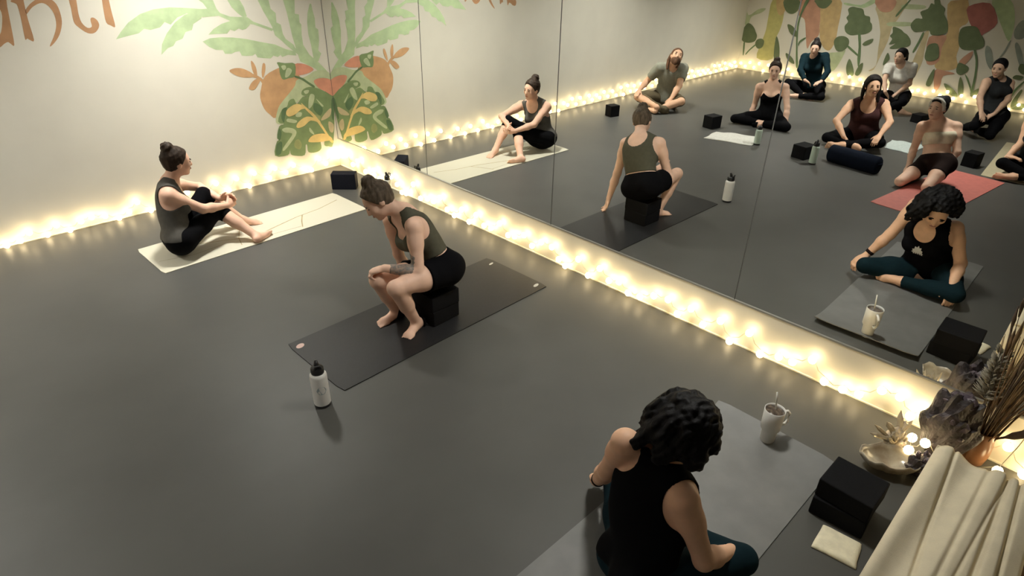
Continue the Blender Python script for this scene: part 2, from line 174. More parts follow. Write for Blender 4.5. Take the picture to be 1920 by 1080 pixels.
MURAL_LEFT = json.loads('[["leaf","leaf_yellowgreen",0,[[-0.384,0.243],[-0.421,0.547],[-0.458,0.768],[-0.454,1.01],[-0.47,1.308],[-0.698,1.324],[-0.75,1.036],[-0.737,0.811],[-0.684,0.608],[-0.711,0.269]]],["leaf","leaf_yellowgreen",0,[[0.096,0.262],[0.111,0.422],[0.014,0.402],[0.017,0.239]]],["leaf","leaf_pale",0,[[0.135,1.264],[0.074,1.268],[-0.037,1.004],[-0.221,1.125],[-0.37,1.152],[-0.302,1.072],[-0.113,0.98],[-0.077,0.822],[0.024,0.875]]],["leaf","leaf_dark",1,[[0.29,0.563],[0.273,0.661],[0.213,0.731],[0.127,0.716],[0.12,0.598],[0.143,0.483],[0.193,0.413],[0.252,0.471]]],["leaf","leaf_dark",1,[[0.018,0.593],[0.013,0.735],[-0.053,0.851],[-0.124,0.85],[-0.209,0.789],[-0.26,0.717],[-0.303,0.643],[-0.28,0.547],[-0.165,0.502],[-0.036,0.512]]],["stem","stem_dark",1,[[-0.049,0.489],[-0.08,0.493],[-0.102,0.287],[-0.079,0.268]]],["leaf","leaf_dark",1,[[-0.295,0.517],[-0.325,0.584],[-0.407,0.608],[-0.469,0.568],[-0.459,0.458],[-0.38,0.417],[-0.318,0.457]]],["stem","stem_dark",1,[[-0.294,0.486],[-0.314,0.472],[-0.213,0.365],[-0.15,0.277],[-0.134,0.291],[-0.192,0.378]]],["leaf","leaf_dark",1,[[-0.715,0.364],[-0.691,0.578],[-0.699,0.686],[-0.765,0.587],[-0.817,0.439],[-0.836,0.286],[-0.745,0.274]]],["shape","salmon",0,[[-0.967,1.344],[-1.198,1.361],[-1.408,1.376],[-1.422,1.209],[-1.457,0.956],[-1.485,0.786],[-1.378,0.656],[-1.33,0.532],[-1.241,0.789],[-1.157,1.029],[-1.03,1.09]]],["shape","ochre",0,[[-1.394,1.375],[-1.715,1.398],[-1.777,1.197],[-1.789,0.96],[-1.805,0.734],[-1.747,0.553],[-1.612,0.595],[-1.5,0.787],[-1.435,1.097]]],["shape","ochre",1,[[-0.552,1.314],[-0.714,1.325],[-0.764,1.184],[-0.711,1.062],[-0.619,1.099]]],["leaf","leaf_dark",2,[[-0.698,1.324],[-0.983,1.345],[-1.005,1.189],[-0.944,1.112],[-0.849,1.104],[-0.751,1.169]]],["stem","stem_dark",2,[[-1.106,1.354],[-1.168,1.358],[-1.097,1.139],[-1.081,0.949],[-1.107,0.745],[-1.164,0.481],[-1.242,0.201],[-1.202,0.195],[-1.133,0.478],[-1.068,0.771],[-1.046,0.96],[-1.063,1.151]]],["leaf","leaf_dark",2,[[-0.862,0.913],[-0.965,0.894],[-1.069,0.801],[-1.097,0.722],[-1.004,0.734],[-0.922,0.8]]],["leaf","leaf_dark",2,[[-0.951,0.409],[-1.042,0.375],[-1.125,0.308],[-1.159,0.236],[-1.071,0.255],[-0.988,0.321]]],["leaf","leaf_dark",2,[[-1.274,1.366],[-1.556,1.387],[-1.559,1.318],[-1.489,1.243],[-1.381,1.248],[-1.303,1.312]]],["stem","stem_dark",2,[[-1.249,0.723],[-1.263,0.703],[-1.179,0.619],[-1.162,0.557],[-1.143,0.6],[-1.168,0.662]]],["leaf","leaf_dark",1,[[-1.883,1.261],[-1.942,1.307],[-2.03,1.3],[-2.134,1.281],[-2.187,1.191],[-2.277,1.172],[-2.306,1.093],[-2.345,1.056],[-2.364,0.962],[-2.286,0.892],[-2.151,0.864],[-2.041,0.845],[-1.941,0.891],[-1.9,0.985],[-1.938,1.059],[-1.892,1.124],[-1.919,1.182]]],["stem","stem_dark",1,[[-2.163,0.872],[-2.205,0.877],[-2.269,0.673],[-2.317,0.451],[-2.314,0.335],[-2.261,0.472],[-2.228,0.668]]],["leaf","leaf_dark",1,[[-1.783,0.703],[-1.819,0.793],[-1.931,0.819],[-2.031,0.773],[-2.047,0.661],[-1.97,0.566],[-1.864,0.567]]],["stem","stem_dark",1,[[-2.044,0.675],[-2.148,0.616],[-2.255,0.544],[-2.256,0.515],[-2.143,0.58],[-2.037,0.646]]],["leaf","leaf_dark",1,[[-2.138,0.222],[-2.107,0.335],[-2.126,0.455],[-2.199,0.377],[-2.267,0.24],[-2.256,0.173],[-2.182,0.169]]],["leaf","leaf_dark",1,[[-2.289,0.214],[-2.32,0.365],[-2.378,0.416],[-2.389,0.273],[-2.353,0.194]]],["leaf","leaf_dark",1,[[-2.279,0.717],[-2.319,0.778],[-2.43,0.832],[-2.422,0.761],[-2.34,0.703]]],["leaf","leaf_pale",0,[[-1.642,0.301],[-1.702,0.488],[-1.945,0.548],[-2.024,0.587],[-1.969,0.346],[-1.886,0.2],[-1.725,0.222]]],["leaf","leaf_light",0,[[-1.797,1.363],[-2.074,1.344],[-2.216,1.435],[-2.323,1.442],[-2.284,1.387],[-2.142,1.302],[-2.026,1.313],[-1.822,1.324]]],["grass","tan",0,[[-2.595,0.408],[-2.554,0.676],[-2.514,0.939],[-2.405,1.191],[-2.327,1.34],[-2.52,1.457],[-2.785,1.476],[-2.744,1.221],[-2.676,1.043],[-2.674,0.815],[-2.624,0.558],[-2.581,0.332],[-2.497,0.301]]],["grass","tan",0,[[-3.14,0.303],[-3.149,0.555],[-3.179,0.838],[-3.192,1.01],[-3.25,1.033],[-3.269,0.763],[-3.294,0.575],[-3.277,0.413],[-3.227,0.244]]],["shape","salmon",1,[[-2.289,1.44],[-2.604,1.463],[-2.621,1.347],[-2.557,1.273],[-2.415,1.279]]],["stem","leaf_pale",0,[[-2.603,1.114],[-2.935,1.145],[-2.953,1.088],[-2.621,1.055]]],["stem","leaf_pale",0,[[-2.755,1.407],[-3.066,1.415],[-3.052,1.356],[-2.759,1.341]]],["leaf","leaf_dark",1,[[-2.706,0.766],[-2.731,0.857],[-2.682,0.904],[-2.71,0.96],[-2.691,1.053],[-2.82,1.023],[-2.885,0.978],[-2.944,0.95],[-3.018,0.872],[-3.028,0.786],[-2.923,0.738],[-2.794,0.705],[-2.729,0.715],[-2.802,0.795]]],["stem","stem_dark",1,[[-2.684,1.25],[-2.817,1.478],[-2.836,1.472],[-2.708,1.227]]],["shape","ochre",0,[[-3.386,1.456],[-3.531,1.53],[-3.648,1.539],[-3.75,1.23],[-3.663,1.125],[-3.746,0.87],[-3.753,0.704],[-3.821,0.543],[-3.655,0.467],[-3.494,0.514],[-3.431,0.867],[-3.302,0.971],[-3.421,1.001],[-3.518,1.044]]],["shape","salmon",0,[[-3.275,0.951],[-3.518,0.994],[-3.509,0.826],[-3.53,0.606],[-3.442,0.525],[-3.342,0.581]]],["shape","red",1,[[-3.679,1.447],[-3.95,1.515],[-4.14,1.251],[-4.023,1.081],[-3.962,1.042],[-3.814,1.172],[-3.729,1.292]]],["shape","salmon",1,[[-3.819,0.645],[-3.948,0.812],[-3.956,0.696],[-3.852,0.496]]],["shape","salmon",0,[[-3.515,0.447],[-3.655,0.467],[-3.823,0.44],[-3.666,0.382],[-3.668,0.223],[-3.616,0.126]]],["leaf","leaf_dark",2,[[-3.128,1.371],[-3.15,1.454],[-3.202,1.442],[-3.182,1.505],[-3.259,1.511],[-3.295,1.449],[-3.376,1.391],[-3.386,1.311],[-3.467,1.204],[-3.513,1.06],[-3.424,0.993],[-3.297,0.987],[-3.245,1.049],[-3.139,1.022],[-3.027,1.01],[-2.948,1.104],[-2.999,1.21],[-3.094,1.219],[-3.033,1.313]]],["stem","stem_dark",2,[[-3.16,1.007],[-3.189,0.993],[-3.163,0.836],[-3.124,0.693],[-3.102,0.708],[-3.137,0.868]]],["leaf","leaf_dark",2,[[-3.71,0.933],[-3.683,1.111],[-3.77,1.168],[-3.892,1.164],[-3.985,1.061],[-4.06,0.972],[-4.063,0.875],[-3.943,0.828],[-3.791,0.826]]],["stem","stem_dark",2,[[-3.955,0.837],[-3.987,0.833],[-4.066,0.677],[-4.122,0.45],[-4.157,0.18],[-4.128,0.175],[-4.093,0.445],[-4.037,0.673]]],["leaf","leaf_dark",2,[[-3.31,0.629],[-3.295,0.731],[-3.311,0.836],[-3.434,0.859],[-3.509,0.672],[-3.452,0.596],[-3.358,0.583]]],["leaf","leaf_dark",2,[[-3.827,0.475],[-3.815,0.61],[-3.894,0.604],[-3.977,0.564],[-3.976,0.496],[-3.903,0.434]]],["stem","stem_dark",2,[[-3.957,0.459],[-4.023,0.401],[-4.103,0.275],[-4.13,0.193],[-4.081,0.272],[-4.006,0.381]]],["leaf","leaf_dark",2,[[-3.458,0.208],[-3.463,0.351],[-3.505,0.481],[-3.537,0.327],[-3.527,0.201]]],["leaf","leaf_dark",2,[[-3.711,0.266],[-3.806,0.245],[-3.929,0.16],[-3.966,0.095],[-3.849,0.111]]],["leaf","leaf_dark",2,[[-3.952,0.163],[-3.916,0.298],[-3.911,0.41],[-3.989,0.292],[-4.025,0.158],[-4.004,0.102]]],["leaf","leaf_dark",2,[[-4.139,0.142],[-4.17,0.234],[-4.246,0.281],[-4.239,0.211],[-4.188,0.133]]],["leaf","leaf_dark",1,[[-2.708,0.424],[-2.703,0.532],[-2.727,0.635],[-2.78,0.56],[-2.762,0.486]]],["leaf","leaf_grey",1,[[-4.119,0.816],[-4.109,0.913],[-4.181,0.873],[-4.268,0.704],[-4.282,0.574],[-4.194,0.661]]],["leaf","leaf_light",0,[[-3.963,1.562],[-4.197,1.579],[-4.328,1.361],[-4.379,1.134],[-4.366,1.007],[-4.216,1.196],[-4.08,1.386]]],["leaf","leaf_grey",0,[[-4.392,1.136],[-4.404,1.261],[-4.469,1.313],[-4.547,1.09],[-4.451,1.048]]],["stem","leaf_grey",1,[[-4.38,1.008],[-4.4,1.011],[-4.378,0.849],[-4.341,0.747],[-4.329,0.761],[-4.361,0.879]]],["leaf","leaf_grey",1,[[-4.474,0.94],[-4.48,1.004],[-4.571,0.904],[-4.651,0.755],[-4.707,0.634],[-4.619,0.687]]],["leaf","leaf_dark",1,[[-4.627,0.623],[-4.627,0.704],[-4.685,0.696],[-4.729,0.573],[-4.689,0.567]]],["leaf","leaf_dark",2,[[-4.602,0.489],[-4.627,0.541],[-4.729,0.532],[-4.705,0.479]]],["stem","stem_dark",2,[[-4.761,0.48],[-4.769,0.457],[-4.701,0.288],[-4.666,0.096],[-4.641,0.126],[-4.676,0.318]]],["leaf","leaf_dark",2,[[-4.724,0.055],[-4.712,0.172],[-4.757,0.331],[-4.789,0.32],[-4.777,0.15],[-4.882,0.135],[-4.905,0.072],[-4.803,0.036]]]]')
BULBS_RIGHT = json.loads('[[0.029,0.162],[-0.03,0.12],[-0.115,0.196],[-0.245,0.184],[-0.358,0.102],[-0.468,0.171],[-0.609,0.087],[-0.673,0.044],[-0.781,0.149],[-0.869,0.078],[-1.091,0.155],[-1.187,0.1],[-1.262,0.035],[-1.335,0.045],[-1.465,0.177],[-1.575,0.063],[-1.688,0.09],[-1.779,0.09],[-1.881,0.158],[-1.987,0.071],[-2.088,0.042],[-2.198,0.135],[-2.3,0.046],[-2.397,0.145],[-2.503,0.075],[-2.594,0.079],[-2.703,0.161],[-2.81,0.085],[-2.888,0.102],[-3.001,0.151],[-3.097,0.086],[-3.197,0.155],[-3.315,0.153],[-3.396,0.073],[-3.467,0.041],[-3.596,0.148],[-3.703,0.048],[-3.808,0.149],[-3.902,0.081],[-3.994,0.109],[-4.084,0.051],[-4.187,0.064],[-4.299,0.12],[-4.416,0.14],[-4.503,0.061],[-4.598,0.147],[-4.703,0.067],[-4.818,0.151],[-4.907,0.034],[-5.021,0.153],[-5.118,0.04],[-5.233,0.08],[-5.32,0.086],[-5.424,0.157],[-5.522,0.051],[-5.63,0.054],[-5.716,0.069],[-5.816,0.155],[-5.909,0.165],[-5.985,0.075],[-6.331,0.367],[-6.341,0.447]]')
BULBS_BACK = json.loads('[[-3.296,0.03],[-3.179,0.03],[-3.081,0.042],[-3.002,0.092],[-2.888,0.036],[-2.802,0.1],[-2.722,0.03],[-2.621,0.082],[-2.533,0.097],[-2.432,0.079],[-2.33,0.03],[-2.237,0.065],[-2.151,0.136],[-2.059,0.03],[-1.929,0.109],[-1.83,0.03],[-1.707,0.116],[-1.585,0.03],[-1.425,0.139],[-1.317,0.039],[-1.22,0.14],[-1.104,0.03],[-1.032,0.153],[-0.881,0.065],[-0.806,0.152],[-0.692,0.079],[-0.596,0.14],[-0.475,0.071],[-0.397,0.041],[-0.29,0.145],[-0.215,0.074],[-0.123,0.153]]')
POSE = json.loads('{"A":{"pel":[-2.163,-1.141,0.126],"che":[-2.156,-1.091,0.347],"nec":[-2.091,-1.035,0.567],"hea":[-2.017,-1.069,0.74],"sR":[-2.172,-1.181,0.526],"sL":[-2.053,-0.868,0.513],"eR":[-1.948,-1.192,0.36],"eL":[-1.812,-0.775,0.398],"wR":[-1.725,-1.1,0.302],"wL":[-1.729,-0.989,0.333],"hR":[-1.654,-1.064,0.307],"hL":[-1.664,-1.033,0.349],"pR":[-2.149,-1.235,0.161],"pL":[-2.123,-1.043,0.128],"kR":[-1.789,-1.065,0.275],"kL":[-1.822,-0.883,0.369],"aR":[-1.607,-1.312,0.048],"aL":[-1.56,-0.928,0.066],"tR":[-1.44,-1.216,0.024],"tL":[-1.394,-0.975,0.028]},"B":{"pel":[-1.192,-3.29,0.341],"che":[-1.23,-3.206,0.538],"nec":[-1.321,-3.123,0.735],"hea":[-1.449,-3.032,0.845],"sR":[-1.324,-2.968,0.649],"sL":[-1.372,-3.297,0.715],"eR":[-1.27,-2.942,0.368],"eL":[-1.425,-3.39,0.452],"wR":[-1.181,-2.937,0.138],"wL":[-1.595,-3.262,0.492],"hR":[-1.173,-2.926,0.058],"hL":[-1.655,-3.215,0.474],"pR":[-1.221,-3.2,0.304],"pL":[-1.195,-3.381,0.383],"kR":[-1.623,-3.211,0.394],"kL":[-1.606,-3.384,0.4],"aR":[-1.445,-3.13,0.047],"aL":[-1.431,-3.339,0.047],"tR":[-1.619,-3.15,0.034],"tL":[-1.593,-3.406,0.024]},"C":{"pel":[-1.936,-5.521,0.099],"che":[-1.882,-5.485,0.301],"nec":[-1.77,-5.452,0.5],"hea":[-1.685,-5.483,0.656],"sR":[-1.85,-5.602,0.496],"sL":[-1.847,-5.315,0.591],"eR":[-1.835,-5.722,0.257],"eL":[-1.8,-5.219,0.338],"wR":[-1.627,-5.749,0.151],"wL":[-1.728,-5.121,0.142],"hR":[-1.59,-5.771,0.086],"hL":[-1.669,-5.085,0.101],"pR":[-1.997,-5.592,0.134],"pL":[-1.88,-5.446,0.065],"kR":[-1.6,-5.79,0.11],"kL":[-1.62,-5.16,0.1],"aR":[-1.655,-5.432,0.052],"aL":[-1.8,-5.47,0.06],"tR":[-1.62,-5.258,0.045],"tL":[-1.85,-5.62,0.045]},"D":{"pel":[5.328,-0.843,0.104],"che":[5.321,-0.88,0.356],"nec":[5.255,-0.941,0.607],"hea":[5.176,-1.034,0.771],"sR":[5.141,-0.792,0.584],"sL":[5.418,-1.033,0.575],"eR":[5.114,-0.598,0.347],"eL":[5.215,-1.13,0.365],"wR":[4.872,-0.658,0.273],"wL":[5.009,-1.148,0.209],"hR":[4.798,-0.668,0.23],"hL":[4.949,-1.124,0.152],"pR":[5.27,-0.752,0.113],"pL":[5.387,-0.933,0.095],"kR":[4.842,-0.656,0.169],"kL":[5.104,-1.266,0.168],"aR":[4.763,-1.074,0.102],"aL":[4.744,-1.058,0.05],"tR":[4.927,-1.154,0.033],"tL":[4.804,-0.873,0.045]},"E":{"pel":[5.533,-2.458,0.099],"che":[5.564,-2.434,0.329],"nec":[5.535,-2.421,0.557],"hea":[5.497,-2.428,0.742],"sR":[5.464,-2.272,0.492],"sL":[5.589,-2.586,0.52],"eR":[5.528,-2.224,0.219],"eL":[5.515,-2.707,0.273],"wR":[5.343,-2.268,0.072],"wL":[5.411,-2.781,0.069],"hR":[5.273,-2.256,0.035],"hL":[5.351,-2.818,0.03],"pR":[5.505,-2.362,0.092],"pL":[5.562,-2.553,0.107],"kR":[5.163,-2.138,0.07],"kL":[5.283,-2.851,0.07],"aR":[5.308,-2.513,0.05],"aL":[5.266,-2.452,0.057],"tR":[5.17,-2.399,0.03],"tL":[5.189,-2.289,0.058]},"F":{"pel":[7.871,-2.12,0.149],"che":[7.882,-2.07,0.386],"nec":[7.838,-2.026,0.625],"hea":[7.724,-2.06,0.772],"sR":[7.881,-1.859,0.593],"sL":[7.878,-2.194,0.65],"eR":[7.661,-1.92,0.424],"eL":[7.745,-2.341,0.446],"wR":[7.547,-2.084,0.291],"wL":[7.545,-2.35,0.314],"hR":[7.588,-2.142,0.255],"hL":[7.472,-2.324,0.295],"pR":[7.873,-2.022,0.129],"pL":[7.868,-2.218,0.168],"kR":[7.529,-1.818,0.22],"kL":[7.521,-2.418,0.078],"aR":[7.466,-2.174,0.05],"aL":[7.395,-2.039,0.05],"tR":[7.524,-2.343,0.03],"tL":[7.361,-1.864,0.032]},"G":{"pel":[7.98,-3.405,0.19],"che":[7.97,-3.368,0.423],"nec":[7.907,-3.349,0.66],"hea":[7.782,-3.329,0.801],"sR":[7.885,-3.183,0.613],"sL":[7.865,-3.518,0.666],"eR":[7.672,-3.238,0.433],"eL":[7.967,-3.519,0.401],"wR":[7.494,-3.347,0.315],"wL":[7.77,-3.449,0.282],"hR":[7.531,-3.388,0.257],"hL":[7.729,-3.407,0.227],"pR":[7.954,-3.309,0.173],"pL":[8.006,-3.5,0.204],"kR":[7.556,-3.299,0.269],"kL":[7.61,-3.602,0.184],"aR":[7.629,-3.625,0.05],"aL":[7.299,-3.389,0.05],"tR":[7.719,-3.78,0.03],"tL":[7.45,-3.292,0.03]},"H":{"pel":[5.556,-3.742,0.099],"che":[5.534,-3.731,0.33],"nec":[5.454,-3.737,0.559],"hea":[5.381,-3.759,0.749],"sR":[5.411,-3.562,0.492],"sL":[5.551,-3.9,0.534],"eR":[5.168,-3.51,0.311],"eL":[5.356,-4.075,0.374],"wR":[5.049,-3.686,0.164],"wL":[5.129,-4.069,0.251],"hR":[5.078,-3.741,0.105],"hL":[5.058,-4.063,0.202],"pR":[5.531,-3.637,0.093],"pL":[5.581,-3.847,0.106],"kR":[5.122,-3.467,0.092],"kL":[5.205,-4.078,0.138],"aR":[5.0,-3.881,0.085],"aL":[4.986,-3.711,0.075],"tR":[5.069,-3.7,0.064],"tL":[4.94,-3.524,0.051]},"I":{"pel":[4.464,-4.867,0.226],"che":[4.571,-4.794,0.426],"nec":[4.617,-4.736,0.625],"hea":[4.526,-4.695,0.786],"sR":[4.494,-4.618,0.583],"sL":[4.689,-4.894,0.599],"eR":[4.556,-4.596,0.307],"eL":[4.563,-5.003,0.368],"wR":[4.366,-4.642,0.167],"wL":[4.457,-4.933,0.163],"hR":[4.3,-4.658,0.125],"hL":[4.419,-4.913,0.095],"pR":[4.459,-4.771,0.196],"pL":[4.463,-4.963,0.251],"kR":[4.081,-4.674,0.068],"kL":[4.097,-4.932,0.067],"aR":[4.481,-4.697,0.06],"aL":[4.496,-4.902,0.056],"tR":[4.661,-4.703,0.052],"tL":[4.673,-4.865,0.054]},"J":{"pel":[7.321,-4.814,0.261],"che":[7.395,-4.744,0.489],"nec":[7.42,-4.705,0.719],"hea":[7.315,-4.674,0.874],"sR":[7.289,-4.594,0.684],"sL":[7.54,-4.822,0.668],"eR":[7.064,-4.623,0.514],"eL":[7.329,-4.899,0.493],"wR":[6.9,-4.722,0.37],"wL":[7.171,-4.837,0.323],"hR":[6.841,-4.761,0.332],"hL":[7.123,-4.79,0.279],"pR":[7.276,-4.725,0.249],"pL":[7.367,-4.902,0.269],"kR":[6.872,-4.71,0.182],"kL":[7.009,-4.903,0.07],"aR":[7.204,-4.522,0.061],"aL":[7.332,-4.669,0.05],"tR":[7.372,-4.466,0.03],"tL":[7.471,-4.556,0.03]},"K":{"pel":[5.684,-5.531,0.114],"che":[5.684,-5.537,0.35],"nec":[5.626,-5.542,0.587],"hea":[5.602,-5.545,0.775],"sR":[5.695,-5.385,0.618],"sL":[5.626,-5.717,0.598],"eR":[5.576,-5.404,0.36],"eL":[5.595,-5.811,0.331],"wR":[5.381,-5.353,0.229],"wL":[5.385,-5.822,0.215],"hR":[5.372,-5.432,0.238],"hL":[5.316,-5.822,0.176],"pR":[5.709,-5.435,0.119],"pL":[5.659,-5.628,0.109],"kR":[5.313,-5.34,0.167],"kL":[5.325,-5.865,0.121],"aR":[5.269,-5.72,0.05],"aL":[5.24,-5.478,0.063],"tR":[5.394,-5.848,0.03],"tL":[5.23,-5.3,0.04]}}')
# ------------------------------------------------------------------ setting
T = 0.12
struct(box_obj('floor', -ROOM_W-T, T, -ROOM_D-T, T, -0.1, 0.0, M_floor))
struct(box_obj('ceiling', -ROOM_W-T, T, -ROOM_D-T, T, ROOM_H, ROOM_H+0.1, M_ceil))
wall_back = struct(box_obj('wall_back', -ROOM_W-T, T, 0.0, T, 0.0, ROOM_H, M_wall))
wall_right = struct(box_obj('wall_right', 0.012, T, -ROOM_D, 0.0, 0.0, ROOM_H, M_wall))
wall_left = struct(box_obj('wall_left', -ROOM_W-T, -ROOM_W, -ROOM_D, 0.0, 0.0, ROOM_H, M_wall))
struct(box_obj('wall_front', -ROOM_W-T, T, -ROOM_D-T, -ROOM_D, 0.0, ROOM_H, M_dark))
struct(box_obj('baseboard_right', -0.004, 0.012, -ROOM_D, 0.0, 0.0, 0.300, M_base, bev=0.002))
struct(box_obj('trim_1', -0.008, 0.012, -ROOM_D, -0.001, 0.300, 0.310, M_chan))
# thin bright bead where floor meets wall
for nm, args in (('trim_2', (-ROOM_W+0.002, -0.012, -0.010, 0.0, 0.0, 0.008)), ('trim_3', (-0.013, -0.004, -ROOM_D+0.002, -0.012, 0.0, 0.008)), ('trim_4', (-ROOM_W, -ROOM_W+0.010, -ROOM_D+0.002, -0.012, 0.0, 0.008))):
    struct(box_obj(nm, *args, M_base))

# mirror panels
PY = [-0.004, -1.631, -3.243, -4.855, -6.467, -8.079]
MIRLAB = ['tall frameless wall mirror panel touching the painted corner, farthest from the camera', 'tall frameless mirror panel second from the painted corner', 'tall frameless mirror panel third from the painted corner, showing the squatting woman from behind', 'tall frameless mirror panel above the fairy lights, showing the black tank top and tumbler', 'tall frameless mirror panel behind the dried reeds, nearest the camera']
for i in range(5):
    t = thing('wall_mirror', MIRLAB[i], 'mirror', (0.0, PY[i], 0.31), group='mirror panels along the right wall')
    w = PY[i]-PY[i+1]
    box_obj('mirror_glass', 0.0, 0.012, -w+0.003, -0.003, 0.0, 2.15, M_mirror, t)
    box_obj('polished_edge', -0.0012, 0.0125, -0.003, 0.003, 0.0, 2.15, M_seam, t)  # dark strip standing in for the deep shaded gap between panels

# wall paintings -------------------------------------------------------------
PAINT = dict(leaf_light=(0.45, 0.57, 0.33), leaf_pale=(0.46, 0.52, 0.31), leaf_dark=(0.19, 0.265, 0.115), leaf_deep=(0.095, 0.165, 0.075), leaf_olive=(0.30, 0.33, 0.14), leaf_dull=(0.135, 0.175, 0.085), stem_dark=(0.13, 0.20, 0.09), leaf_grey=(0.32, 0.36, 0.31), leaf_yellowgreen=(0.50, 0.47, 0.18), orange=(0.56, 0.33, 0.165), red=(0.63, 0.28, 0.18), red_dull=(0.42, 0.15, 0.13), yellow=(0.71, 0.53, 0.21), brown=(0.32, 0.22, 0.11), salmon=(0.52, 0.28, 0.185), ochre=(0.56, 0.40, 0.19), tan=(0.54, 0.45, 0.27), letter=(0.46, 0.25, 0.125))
def paint_mat(k): return mat('paint_'+k, PAINT[k], 0.7, 0.10, 9, 0.02, 160)
def decal(name, poly, depth, axis, m, parent):
    # a painted patch: thin flat prism lying on its wall
    bm = bmesh.new()
    from mathutils.geometry import delaunay_2d_cdt
    p2 = [Vector((a_[0], a_[1])) for a_ in poly]
    V, _, F, *_ = delaunay_2d_cdt(p2, [], [list(range(len(p2)))], 1, 1e-5)
    bm.clear()
    if axis == 'y': vv = [bm.verts.new((v.x, -0.0004-depth, v.y)) for v in V]
    else: vv = [bm.verts.new((-ROOM_W+0.0004+depth, v.x, v.y)) for v in V]
    for f in F:
        try: bm.faces.new([vv[k] for k in f])
        except ValueError: pass
    return bm_obj(name, bm, m, parent)
def soft(poly, k=3):
    # Catmull-Rom rounding of a traced outline
    n = len(poly); out = []
    for i in range(n):
        p0, p1, p2, p3 = poly[i-1], poly[i], poly[(i+1) % n], poly[(i+2) % n]
        for j in range(k):
            t = j/k; out.append(tuple(0.5*(2*p1[c]+(p2[c]-p0[c])*t+(2*p0[c]-5*p1[c]+4*p2[c]-p3[c])*t*t+(3*p1[c]-p0[c]-3*p2[c]+p3[c])*t**3) for c in (0, 1)))
    return out
def layered(items):   # lower layers first, each patch a hair prouder than the last so none coincide
    return enumerate(sorted(items, key=lambda q: q[2]))
for i, (name, col, layer, poly) in layered(MURAL_BACK):
    poly = [(min(x, -0.0015), z) for x, z in (soft(poly) if name != 'frond' else poly)]
    decal('painted_'+name, poly, 0.0005+0.0001*i, 'y', paint_mat(col), wall_back)
for poly in LETTERS: decal('painted_letter', soft(poly), 0.0004, 'y', paint_mat('letter'), wall_back)
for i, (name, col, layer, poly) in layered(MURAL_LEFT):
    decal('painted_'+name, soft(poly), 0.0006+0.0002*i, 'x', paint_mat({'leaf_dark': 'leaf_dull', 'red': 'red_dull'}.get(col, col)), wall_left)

# added ceiling lights, out of view, to brighten room and people ----------------------------------------------------------------
LAMPLAB = ['round black ceiling downlight in the painted mirror corner, dimmed', 'round black ceiling downlight near the middle of the lettered back wall, dimmed', 'round black ceiling downlight over the far corner of the leafy mural wall, dimmed', 'round black ceiling downlight over the middle of the leafy mural wall, dimmed', 'round black ceiling downlight beside the mirrors, nearest the camera, dimmed']
for i, (x, y, k) in enumerate(ADDED_LIGHTS):
    t = thing('ceiling_lamp', LAMPLAB[i], 'lamp', (x, y, ROOM_H), group='dimmed ceiling lamps')
    bm = bmesh.new(); add_lathe(bm, [(0.205, 0.0), (0.205, -0.21), (0.195, -0.215), (0.187, -0.21), (0.187, -0.01)], 32); bm_obj('lamp_body', bm, M_lampbody, t, True)  # deep dark skirt shaped to block oblique light
    bm = bmesh.new(); add_lathe(bm, [(0.18, -0.012), (0.18, -0.052), (0.12, -0.062), (0.02, -0.066)], 32)
    m = M_lamp if k == 1.0 else mat('lamp_diffuser_%d' % i, (0.9, 0.9, 0.88), 0.5, emit=(1.0, 0.98, 0.90), estr=ADDED_POWER*k)
    bm_obj('lamp_diffuser', bm, m, t, True)

# fairy lights -------------------------------------------------------------------
def ico(r, sub=2):
    bm = bmesh.new(); bmesh.ops.create_icosphere(bm, subdivisions=sub, radius=r)
    for v in bm.verts: v.co.z *= 1.12
    me = bpy.data.meshes.new('bulb'); bm.to_mesh(me); bm.free(); me.materials.append(M_bulb)
    me.polygons.foreach_set('use_smooth', [True]*len(me.polygons)); return me
BULB_ME = ico(0.0235)
def light_string(label, pts, anchor, group='strings of warm fairy lights along the walls'):
    pts = [Vector(p) for p in pts]
    t = thing('fairy_lights', label, 'string lights', anchor, group=group)
    A = Vector(anchor); bm = bmesh.new(); path = []
    for i, p in enumerate(pts):
        o = bpy.data.objects.new('bulb', BULB_ME); o.location = p-A; o.rotation_euler = (random.uniform(-.4, .4), random.uniform(-.4, .4), 0); link(o, t)
        path.append(p-A+Vector((0, 0, 0.03)))
        if i < len(pts)-1: path.append((p+pts[i+1])/2-A+Vector((0, 0, -0.0)))
    add_tube(bm, path, 0.0022, 5); bm_obj('cord', bm, M_cord, t, True)
    bm = bmesh.new()
    return t
right = [(-0.055, min(y, -0.055), z) for y, z in BULBS_RIGHT if y > -6.0]
rnd2 = random.Random(9); y = -6.02; k = 0
while y > -7.9:
    right.append((-0.055, y, rnd2.uniform(0.03, 0.085) if k % 2 else rnd2.uniform(0.12, 0.17))); y -= rnd2.uniform(0.085, 0.115); k += 1
light_string('warm fairy lights zigzagging along the foot of the mirror wall', right, (-0.045, -3.0, 0.0))
